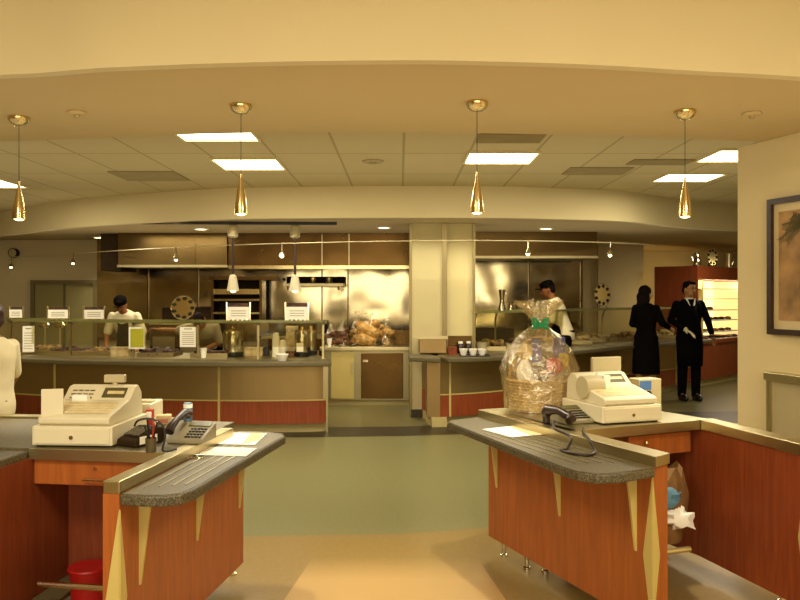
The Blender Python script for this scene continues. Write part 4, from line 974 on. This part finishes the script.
# gift basket
def gift_basket():
    x, y = gx(539, 4.56), 4.56
    t = thing('gift_basket', 'round woven gift basket of snacks wrapped in clear cellophane with green bow', 'gift basket', (x, y, .841)); s = .185
    prof = [(s*.86, 0), (s*.9, .02), (s*.97, .1), (s, .16), (s*1.05, .175), (s*.98, .185), (s*.9, .16), (s*.8, .03)]
    local(t).lathe((0, 0, 0), prof, 40).build('basket', 'rattan', t, smooth='auto')
    b = local(t)
    for j in range(9):
        z = .015+j*.0175; r = s*(.895+.012*j)
        b.tube([(math.cos(2*PI*i/48)*(r+.004*(1 if (i+j) % 2 else -1)), math.sin(2*PI*i/48)*(r+.004*(1 if (i+j) % 2 else -1)), z) for i in range(49)], .006, 5)
    b.build('weave', 'rattan', t, smooth=True)
    local(t).tube([(math.cos(a)*s*.95, -.02, .16+math.sin(a)*.26) for a in [PI*i/16 for i in range(17)]], .009, 8).build('handle', 'rattan', t, smooth=True)
    for (px, py, w, h, m, dy, nm) in ((525, 352, 16, 18, 'yellow', -.03, 'snack_bag'), (536, 350, 10, 24, 'purple', -.02, 'snack_box'), (559, 347, 11, 20, 'purple', -.02, 'snack_box'), (554, 366, 18, 17, 'redwrap', -.13, 'snack_bag'), (524, 372, 16, 26, 'white', -.09, 'snack_bag'),
                                     (552, 348, 12, 26, 'foodw', .04, 'snack_bag'), (542, 375, 14, 14, 'foodg', -.12, 'snack_bag'), (563, 360, 12, 16, 'yellow', -.03, 'snack_bag'), (513, 365, 10, 20, 'foodw', .0, 'snack_bag')):
        dd = y+dy; X = gx(px, dd)-x; Zc = gz(py, dd)-.841; W = w/F*dd/2; H = h/F*dd/2
        b = local(t)
        if nm == 'snack_box': b.box(X-W, X+W, dy-.02, dy+.02, Zc-H, Zc+H)
        else: b.ball((X, dy, Zc), W, .03, H, 12, 8, rough=.25, seed=px)
        b.build(nm, m, t, smooth='auto')
    rnd = random.Random(3)
    b = local(t); prof = [(.188, .003), (.20, .06), (.21, .16), (.225, .24), (.185, .34), (.12, .43), (.055, .475), (.028, .495), (.045, .53), (.08, .575), (.105, .60), (.11, .615)]
    rings = []
    for r, z in prof:
        k = .05+.5*max(0, (z-.45)/.2)
        rings.append([b.v((math.cos(2*PI*i/56)*r*(1+k*math.sin(i*1.9+z*18))*1.0, math.sin(2*PI*i/56)*r*(1+k*math.sin(i*1.9+z*18))*(.95 if z < .5 else .6), z+(.03*rnd.random() if z > .55 else 0))) for i in range(56)])
    b.loft(rings, False); b.build('cellophane', 'cello', t, smooth=True)
    b = local(t)
    for sgn in (-1, 1):
        for a in (-.3, .1, .5):
            b.tube([(0, -.04, .492), (sgn*.025, -.05, .50+a*.05), (sgn*.045, -.045, .495+a*.07), (sgn*.035, -.04, .485+a*.05), (0, -.04, .487)], [.003, .007, .009, .007, .003], 6)
    b.ball((0, -.04, .492), .014); b.build('bow', 'green', t, smooth=True)
gift_basket()

# bins below the desks
t = thing('waste_bin', 'small red waste bin under the left checkout desk', 'bin', (-1.375, 3.47, 0))
local(t).lathe((0, 0, 0), [(.065, 0), (.082, .29), (.086, .30), (.078, .30), (.062, .01)], 24).build('bin_body', 'red', t, smooth='auto'); local(t).lathe((0, 0, 0), [(.08, .296), (.09, .30), (.088, .308), (.076, .306)], 24).build('rim', 'red', t, smooth='auto')
x, y = 1.29, 3.97
t = thing('waste_bag', 'brown paper bag stuffed with white and blue paper under the right desk', 'bag', (1.36, 4.08, .242))
b = local(t); rings = []
for r, z in ((.10, 0), (.115, .08), (.12, .16), (.125, .24), (.10, .36)): rings.append([b.v((math.cos(2*PI*i/20)*r*(1+.08*math.sin(i*2.3+z*9)), math.sin(2*PI*i/20)*r*(1+.08*math.sin(i*1.7)), z+(.04*math.sin(i*2) if z > .3 else 0))) for i in range(20)])
b.loft(rings); b.build('paper_sack', 'paper_brown', t, smooth='auto')
local(t).ball((.05, -.1, .14), .08, .06, .05, 12, 8, rough=.8, seed=4).build('crumpled_paper', 'white', t, smooth='auto')
local(t).ball((.0, -.1, .24), .06, .05, .05, 12, 8, rough=.8, seed=9).build('crumpled_paper', 'bluepaper', t, smooth='auto')

# ------------------------------------------------------------------ right wall: picture and steel guard
wd = Vector((2.44-2.28, 4.79-5.3)).normalized(); wn = Vector((wd.y, -wd.x))      # along the wall toward the viewer; out into the room
def WP(s, o, z): p = Vector((2.28, 5.3))+wd*s+wn*o; return (p.x, p.y, z)
def wall_box(b, s0, s1, o0, o1, z0, z1):
    p = [WP(s0, o0, 0)[:2], WP(s1, o0, 0)[:2], WP(s1, o1, 0)[:2], WP(s0, o1, 0)[:2]]; return b.prism(p, z0, z1)
s0, s1, z0, z1 = .30, 1.02, 1.257, 2.113
t = thing('framed_picture', 'sepia palm print in a dark wooden frame on the right wall', 'picture', WP(.66, 0, 1.257)); fw = .035
b = MB(); wall_box(b, s0, s0+fw, .002, .035, z0, z1); wall_box(b, s1-fw, s1, .002, .035, z0, z1); wall_box(b, s0+fw, s1-fw, .002, .035, z0, z0+fw); wall_box(b, s0+fw, s1-fw, .002, .035, z1-fw, z1); b.build('frame', 'frame', t)
b = MB(); wall_box(b, s0+fw, s1-fw, .002, .010, z0+fw, z1-fw); b.build('mount', 'mat', t)
b = MB(); wall_box(b, s0+.078, s1-.078, .010, .013, z0+.09, z1-.085); b.build('print', 'art', t)
b = MB(); cs, cz = .56, 1.93
for k in range(13):
    a = -PI*.15+PI*1.3*k/12; L_ = .15+.025*math.sin(k*3)
    pts = []
    for j in range(7):
        r = L_*j/6; pts.append((cs+math.cos(a)*r, cz+math.sin(a)*r*.8-.35*r*r/L_))
    for (a0, a1) in zip(pts, pts[1:]):
        dx, dz = a1[0]-a0[0], a1[1]-a0[1]; n = math.hypot(dx, dz); w = .006; nx, nz = -dz/n*w, dx/n*w
        b.quad(WP(a0[0]+nx, .0145, a0[1]+nz), WP(a0[0]-nx, .0145, a0[1]-nz), WP(a1[0]-nx*.8, .0145, a1[1]-nz*.8), WP(a1[0]+nx*.8, .0145, a1[1]+nz*.8))
        for sg in (-1, 1):
            for f_ in (.2, .7):
                q = (a0[0]+dx*f_, a0[1]+dz*f_); e_ = (q[0]+dx/n*.025+sg*(-dz)/n*.024, q[1]+dz/n*.025+sg*dx/n*.024-.008)
                b.quad(WP(q[0], .0148, q[1]), WP(q[0]+dx/n*.008, .0148, q[1]+dz/n*.008), WP(e_[0], .0148, e_[1]), WP(e_[0]-dx/n*.003, .0148, e_[1]-dz/n*.003))
b.build('printed_fronds', 'frond', t)
b = MB(); b.quad(WP(cs-.012, .014, 1.40), WP(cs+.014, .014, 1.40), WP(cs+.008, .014, 1.93), WP(cs-.008, .014, 1.93)); b.build('printed_trunk', mat('trunk_print', '7A5E34', .8, vary=.3, scale=30), t)
t = thing('steel_guard', 'upright stainless panel with folded rim standing against the right wall', 'panel', WP(.5, .05, .45))
gm = mat('satin_steel', 'BCAE84', .35, metal=.15, vary=.03)
b = MB(); wall_box(b, .33, .9, .004, .05, .5, .97); b.build('panel', gm, t, bevel=.004)
b = MB(); wall_box(b, .32, .92, .004, .08, .97, 1.02); b.build('rim', 'steel', t, bevel=.004)
b = MB(); wall_box(b, .33, .36, .05, .065, .5, .97); b.build('side_fold', 'steel', t)

# ------------------------------------------------------------------ people
def hand(b, wrist, dirv, side, s=1., curl=.5, up=(0, 0, 1)):
    """palm, four bent fingers of unequal length and a thumb"""
    d = Vector(dirv).normalized(); u = Vector(up); n = (u-d*u.dot(d)).normalized(); w = d.cross(n)*side; W = Vector(wrist)
    palm = W+d*.085*s
    for k in range(4):
        off = w*(.030-.020*k)*s; b.capsule(W+d*.015+off*.5, palm+off, .014*s, .0105*s, 8, 3)
        L_ = (.036, .041, .038, .03)[k]*s; q0 = palm+off; d1 = (d-n*curl*.6).normalized(); q1 = q0+d1*L_; d2 = (d-n*curl*1.6).normalized(); q2 = q1+d2*L_*.7; d3 = (d-n*curl*2.6).normalized(); q3 = q2+d3*L_*.55
        b.capsule(q0, q1, .0095*s, .0088*s, 8, 3); b.capsule(q1, q2, .0088*s, .008*s, 8, 3); b.capsule(q2, q3, .008*s, .007*s, 8, 3)
    t0 = W+d*.03*s+w*.025*s; t1 = t0+(d*.6+w*.8-n*.3).normalized()*.04*s; t2 = t1+(d+w*.25-n*.4).normalized()*.032*s
    b.capsule(t0, t1, .013*s, .0105*s, 8, 3); b.capsule(t1, t2, .0105*s, .0085*s, 8, 3)
def ell_tube(b, secs, n=20):
    """stack of elliptical sections (centre, rx, ry) with upward axis"""
    b.loft([[b.v((c[0]+math.cos(2*PI*i/n)*rx, c[1]+math.sin(2*PI*i/n)*ry, c[2])) for i in range(n)] for c, rx, ry in secs])
def person(label, loc, rz, H=1.72, skin='skin', hair='hair', hairstyle='short', top='cloth', sleeve='long', bottom='cloth', skirt=False, cap=False, apron=None, collar=False,
           armL=None, armR=None, lean=0., female=False, turn=0., gloves=None, belt=None, legs_apart=.0, handcurl=.5, glasses=False):
    """local frame: faces -y, x to the viewer's right when facing the viewer"""
    k = H/1.72; t = thing('person', label, 'person', loc, rz); base = MW[t.name]
    def R(p):                                    # lean the trunk forward about the hips
        v = Vector(p)
        if v.z > .95: c, s_ = math.cos(lean), math.sin(lean); dz = v.z-.95; dy = v.y; v = Vector((v.x, dy*c-dz*s_, .95+dz*c+dy*s_))
        return v*k
    class PB(MB): pass
    def nb(): return MB(base.copy())
    sh = .150 if female else .178
    S = {-1: (-sh, .01, 1.385), 1: (sh, .01, 1.385)}
    arms = {-1: armL or ((-sh-.06, .03, 1.12), (-sh-.05, -.05, .87)), 1: armR or ((sh+.06, .03, 1.12), (sh+.05, -.05, .87))}
    hipx = .09; body = nb(); TR = Matrix.Rotation(turn, 3, 'Z')
    hc = Vector((0, -.015, 1.60))
    def HD(p): return R(hc+TR @ (Vector(p)))      # head-local point
    waist = .125 if female else .15
    def torso(b, g=0.):
        secs = [((0, 0, .86), .155, .115), ((0, 0, .95), .165, .12), ((0, 0, 1.06), waist, .105), ((0, 0, 1.18), waist+.012, .108), ((0, 0, 1.30), .155 if female else .178, .115), ((0, .005, 1.38), .15 if female else .178, .095), ((0, .01, 1.425), .105 if female else .12, .075), ((0, .01, 1.46), .06, .06)]
        n = 22; rr = []
        for c, a, bb in secs:
            rr.append([b.v(R((c[0]+math.cos(2*PI*i/n)*(a+g), c[1]+math.sin(2*PI*i/n)*(bb+g), c[2]))) for i in range(n)])
        b.loft(rr)
        if female:
            for s_ in (-1, 1): b.ball(R((s_*.07, -.085, 1.27)), .065+g, .055+g, .06+g)
    torso(body)
    body.capsule(R((0, .012, 1.43)), R((0, -.005, 1.54)), .056*k, .05*k)
    body.ball(HD((0, 0, 0)), .073*k, .092*k, .11*k, 20, 14, rot=TR.copy())
    body.ball(HD((0, -.02, -.055)), .056*k, .066*k, .058*k, 16, 10)
    body.capsule(HD((0, -.088, .0)), HD((0, -.108, -.03)), .008*k, .0135*k, 8, 3)
    for s_ in (-1, 1):
        body.ball(HD((s_*.074, .01, -.012)), .012*k, .02*k, .032*k, 10, 8)
        S0 = R(S[s_]); E = R(arms[s_][0]) if arms[s_][0][2] > .95 else Vector(arms[s_][0])*k
        Wp = R(arms[s_][1]) if arms[s_][1][2] > .95 else Vector(arms[s_][1])*k
        body.capsule(S0, E, .05*k, .04*k); body.capsule(E, Wp, .04*k, .027*k)
        hip = Vector((s_*hipx, 0, .88))*k; kn = Vector((s_*(hipx+.005+legs_apart), -.01, .48))*k; an = Vector((s_*(hipx+.01+legs_apart), .01, .09))*k
        body.capsule(hip, kn, .085*k, .055*k); body.capsule(kn, an, .055*k, .038*k); body.capsule(an, an+Vector((s_*.01, -.14, -.05))*k, .036*k, .03*k)
        hand(body, Wp, Wp-E, -s_, k, handcurl, (0, .3, 1))
    body.build('body', skin, t, voxel=.007, smoothit=1)
    # garments
    if top:
        b = nb(); torso(b, .014)
        for s_ in (-1, 1):
            S0 = R(S[s_]); E = R(arms[s_][0]) if arms[s_][0][2] > .95 else Vector(arms[s_][0])*k; Wp = R(arms[s_][1]) if arms[s_][1][2] > .95 else Vector(arms[s_][1])*k
            if sleeve == 'long': b.capsule(S0, E, .056*k, .052*k); b.capsule(E, E.lerp(Wp, .93), .054*k, .04*k)
            else: b.capsule(S0, S0.lerp(E, .85), .058*k, .062*k)
        b.build('top', top, t, voxel=.012, smoothit=6)
    if bottom and not skirt:
        b = nb()
        ell_tube(b, [((0, 0, .86*k), .16*k, .125*k), ((0, 0, 1.0*k), .165*k, .13*k)])
        for s_ in (-1, 1):
            hip = Vector((s_*hipx, 0, .9))*k; kn = Vector((s_*(hipx+.005+legs_apart), -.01, .48))*k; an = Vector((s_*(hipx+.01+legs_apart), .01, .08))*k
            b.capsule(hip, kn, .098*k, .074*k); b.capsule(kn, an, .074*k, .062*k)
        b.build('trousers', bottom, t, voxel=.012, smoothit=4)
    if skirt:
        b = nb(); ell_tube(b, [((0, 0, skirt*k), .20*k, .17*k), ((0, 0, .65*k), .195*k, .16*k), ((0, 0, .88*k), .18*k, .14*k), ((0, 0, 1.04*k), .142*k, .122*k)], 24); b.build('skirt', bottom, t, smooth='auto')
    for s_ in (-1, 1):
        b = nb(); ax = s_*(hipx+.012+legs_apart)*k; b.ball((ax, -.06*k, .045*k), .05*k, .16*k, .055*k, 16, 10); b.capsule((ax, .01*k, .05*k), (ax, .01*k, .1*k), .045*k, .045*k); b.box(ax-.035*k, ax+.035*k, -.1*k, .07*k, 0, .03*k); b.build('shoe', 'black', t, voxel=.01, smoothit=3)
        b = nb(); b.ball(HD((s_*.028, -.083, .012)), .009*k, .006*k, .006*k, 10, 6); b.build('eye', 'black', t, smooth=True)
    b = nb(); b.capsule(HD((-.018, -.083, -.062)), HD((.018, -.083, -.062)), .005*k, .005*k, 8, 2); b.build('mouth', 'woodd', t, smooth=True)
    b = nb()
    if hairstyle == 'short':
        b.ball(HD((0, .02, .035)), .08*k, .088*k, .088*k, 18, 12, rot=TR.copy(), rough=.1, seed=2); b.ball(HD((0, .05, -.02)), .07*k, .055*k, .06*k, 16, 10); b.ball(HD((0, -.055, .085)), .055*k, .04*k, .026*k, 12, 8)
    else:
        b.ball(HD((0, .022, .03)), .088*k, .096*k, .096*k, 18, 12, rot=TR.copy(), rough=.12, seed=2); b.ball(HD((0, .06, -.07)), .092*k, .06*k, .12*k, 18, 12, rough=.15, seed=3); b.ball(HD((0, .065, -.16)), .085*k, .05*k, .08*k, 18, 12, rough=.3, seed=6)
        for s_ in (-1, 1): b.ball(HD((s_*.07, .015, -.08)), .03*k, .045*k, .11*k, 12, 8, rough=.1)
    b.build('hair', hair, t, voxel=.01, smoothit=1)
    if cap:
        b = nb(); n = 22; rr = []
        for r, z in ((.087, .035), (.09, .06), (.084, .095), (.06, .12), (.01, .13)): rr.append([b.v(HD((math.cos(2*PI*i/n)*r, .008+math.sin(2*PI*i/n)*r*1.1, z))) for i in range(n)])
        b.loft(rr); b.build('cap', 'cloth', t, smooth='auto')
        b = nb(); b.ball(HD((0, -.115, .045)), .065*k, .06*k, .008*k, 16, 6, rot=TR.copy()); b.build('cap_visor', 'cloth', t, smooth=True)
    if collar:
        b = nb()
        for s_ in (-1, 1):
            q = [R((s_*.005, -.118, 1.32)), R((s_*.05, -.082, 1.46)), R((s_*.075, -.05, 1.47)), R((s_*.045, -.122, 1.38))]
            b.f([b.v(p) for p in q])
        n = 16; rr = []
        for z, r in ((1.43, .068), (1.475, .062)): rr.append([b.v(R((math.cos(2*PI*i/n)*r, .005+math.sin(2*PI*i/n)*r, z))) for i in range(n)])
        b.loft(rr, False); b.build('collar', 'white', t)
    if glasses:
        b = nb()
        for s_ in (-1, 1):
            c = HD((s_*.03, -.096, .01)); pts = [HD((s_*.03+math.cos(a)*.022, -.096, .01+math.sin(a)*.015)) for a in [2*PI*i/12 for i in range(13)]]; b.tube(pts, .002, 5); b.tube([HD((s_*.052, -.095, .012)), HD((s_*.075, .0, .01))], .002, 5)
        b.build('eyeglasses', 'black', t)
    if apron:
        b = nb(); n = 14; rr = []
        for z, w_ in ((.50, .19), (.8, .20), (1.0, .175), (1.15, .15), (1.36, .10)):
            yy = -.172 if z > .95 else -.178; row = []
            for i in range(n): a = PI*(.08+.84*i/(n-1)); p = Vector((-math.cos(a)*w_, .0-math.sin(a)*(.148 if z > .9 else .165), z)); row.append(b.v(R(p)))
            rr.append(row)
        for a_, c_ in zip(rr, rr[1:]):
            for i in range(n-1): b.f([a_[i], a_[i+1], c_[i+1], c_[i]])
        o = b.build('apron', apron, t, smooth=True); m_ = o.modifiers.new('thick', 'SOLIDIFY'); m_.thickness = .004
    if gloves:
        for s_ in gloves:
            E = R(arms[s_][0]) if arms[s_][0][2] > .95 else Vector(arms[s_][0])*k; Wp = R(arms[s_][1]) if arms[s_][1][2] > .95 else Vector(arms[s_][1])*k
            b = nb(); hand(b, Wp, Wp-E, -s_, k*1.14, handcurl, (0, .3, 1)); b.capsule(Wp.lerp(E, .2), Wp, .034*k, .034*k); b.build('glove', 'whitecloth', t, voxel=.005, smoothit=2)
    return t
# man and woman in black
d = 11.3; mx = gx(689, d)
man = person('man in black sweater with white collar standing before the lit display case', (mx, d, 0), -.0, 1.72, 'skin', 'hair', 'short', 'cloth', 'long', 'cloth', collar=True, apron='cloth', turn=.5, glasses=True,
       armL=((-.27, -.02, 1.15), (-.13, -.21, 1.03)), armR=((.27, 0, 1.15), (.29, -.10, .955)), gloves=[-1], handcurl=.25)
t = thing('black_tray', 'small black tray held in the right side hand of the man in black', 'tray', (mx+.27, d-.24, .93))
local(t).box(-.14, .12, -.12, .10, 0, .012).build('tray_base', 'black', t, bevel=.004); local(t).box(-.145, .125, -.125, -.115, .0, .022).build('tray_lip', 'black', t)
d = 11.1; wx = gx(646, d)
person('woman with long black hair in black dress reaching toward the man', (wx, d, 0), PI*.82, 1.65, 'skinpale', 'hair', 'long', 'cloth', 'long', 'cloth', skirt=.42, female=True, turn=-.8,
       armL=((-.23, -.02, 1.17), (-.27, -.24, 1.10)), armR=((.2, 0, 1.15), (.12, -.22, 1.10)))
# cooks
p = at_px(offset(SL, 1.55), 124)
person('cook in black cap, white shirt and black apron bending over the left counter', (p[0], p[1]+.25, 0), 0, 1.62, 'skind', 'hair', 'short', 'whitecloth', 'short', 'cloth', cap=True, apron='cloth', lean=.62, turn=.0,
       armL=((-.26, -.12, 1.15), (-.2, -.38, 1.12)), armR=((.26, -.12, 1.15), (.22, -.38, 1.12)))
p = at_px(offset(SL, 1.5), 200)
person('cook in grey shirt leaning behind the round plate with one arm stretched out', (p[0]+.1, p[1]+.1, 0), 0, 1.62, 'skind', 'hair', 'short', mat('grey_shirt', '9C9070', .9), 'short', 'cloth', lean=1.05, turn=.3,
       armL=((-.36, -.0, 1.30), (-.62, .04, 1.26)), armR=((.2, -.12, 1.2), (.0, -.25, 1.22)))
p = (gx(569, 10.8), 10.8)
person('cook in white shirt and black cap seen in profile, working at the right kitchen line', (p[0], p[1]+.25, 0), -1.8, 1.76, 'skind', 'hair', 'short', 'whitecloth', 'short', 'cloth', cap=True, lean=.35, turn=.0, apron='cloth',
       armL=((-.24, -.12, 1.15), (-.18, -.4, 1.05)), armR=((.24, -.12, 1.15), (.18, -.4, 1.05)))
d = 5.0
person('person in white short sleeved shirt with dark reddish hair, cut off at the left', (gx(-7, d), d, 0), -1.9, 1.46, 'skind', 'hairred', 'short', 'whitecloth', 'short', 'cloth', apron=None, lean=.02,
       armL=((-.25, -.05, 1.14), (-.24, -.16, .96)), armR=((.25, -.05, 1.14), (.22, -.2, .98)))

# ------------------------------------------------------------------ light
def area(name, loc, rot, sx, sy, e, col=LC):
    l = bpy.data.lights.new(name, 'AREA'); l.shape = 'RECTANGLE'; l.size = sx; l.size_y = sy; l.energy = e; l.color = col
    o = bpy.data.objects.new(name, l); C.objects.link(o); o.location = loc; o.rotation_euler = rot; return o
area('front_room_fill', (-1.5, .9, ZN-.03), (0, 0, 0), 1.2, 1.0, 82)  # unseen pair added overhead to brighten the near fascia
area('front_room_fill', (1.8, .9, ZN-.03), (0, 0, 0), 1.2, 1.0, 82)
area('front_fill', (0, -3.0, 1.9), (PI/2, 0, 0), 7, 1.6, 175)  # unseen frontal fill added behind the viewer for flat, even light
area('soffit_fill', (0, 4.0, 1.75), (PI, 0, 0), 9, 1.6, 17)  # added fill hanging in mid air, stands in for bounce on the soffit
area('tile_fill', (0, 7.0, 1.9), (PI, 0, 0), 10, 2.5, 29)  # added fill without a fitting, brightens the tile ceiling
area('kitchen_fill', (-1.0, 10.1, 1.7), (PI, 0, 0), 10, 2.0, 22)  # added fill below the kitchen ceiling, no fitting there
area('kitchen_lamp', (-3.2, 10.6, ZK-.03), (0, 0, 0), 1.2, .3, 24)
area('kitchen_lamp', (5.5, 12.0, ZK-.03), (0, 0, 0), 1.2, .5, 34)
# added strip lights hidden behind the bulkhead, for bright lines in the wavy steel
for (x0, y0), (x1, y1) in (((-3.4, 9.75), (-2.0, 9.10)), ((-1.7, 9.03), (-.2, 8.87)), ((.2, 8.87), (1.9, 9.04))):
    L_ = math.hypot(x1-x0, y1-y0); o = area('cove_fill', ((x0+x1)/2, (y0+y1)/2, ZK+.045), (0, 0, 0), L_, .025, 12)
    o.rotation_euler = (math.radians(62), 0, math.atan2(y1-y0, x1-x0))
w = bpy.data.worlds.new('world'); bpy.context.scene.world = w; w.use_nodes = True
w.node_tree.nodes['Background'].inputs[0].default_value = (1, .82, .5, 1); w.node_tree.nodes['Background'].inputs[1].default_value = .15

# ------------------------------------------------------------------ camera
cam = bpy.data.cameras.new('camera'); co = bpy.data.objects.new('camera', cam); C.objects.link(co)
cam.sensor_width = 36; cam.lens = F/800*36; cam.clip_end = 100; cam.shift_y = -(300-HY)/800
co.location = (0, 0, EYE); co.rotation_euler = (PI/2, 0, 0); bpy.context.scene.camera = co
sc = bpy.context.scene; sc.view_settings.view_transform = 'Standard'; sc.view_settings.look = 'None'; sc.view_settings.exposure = 0
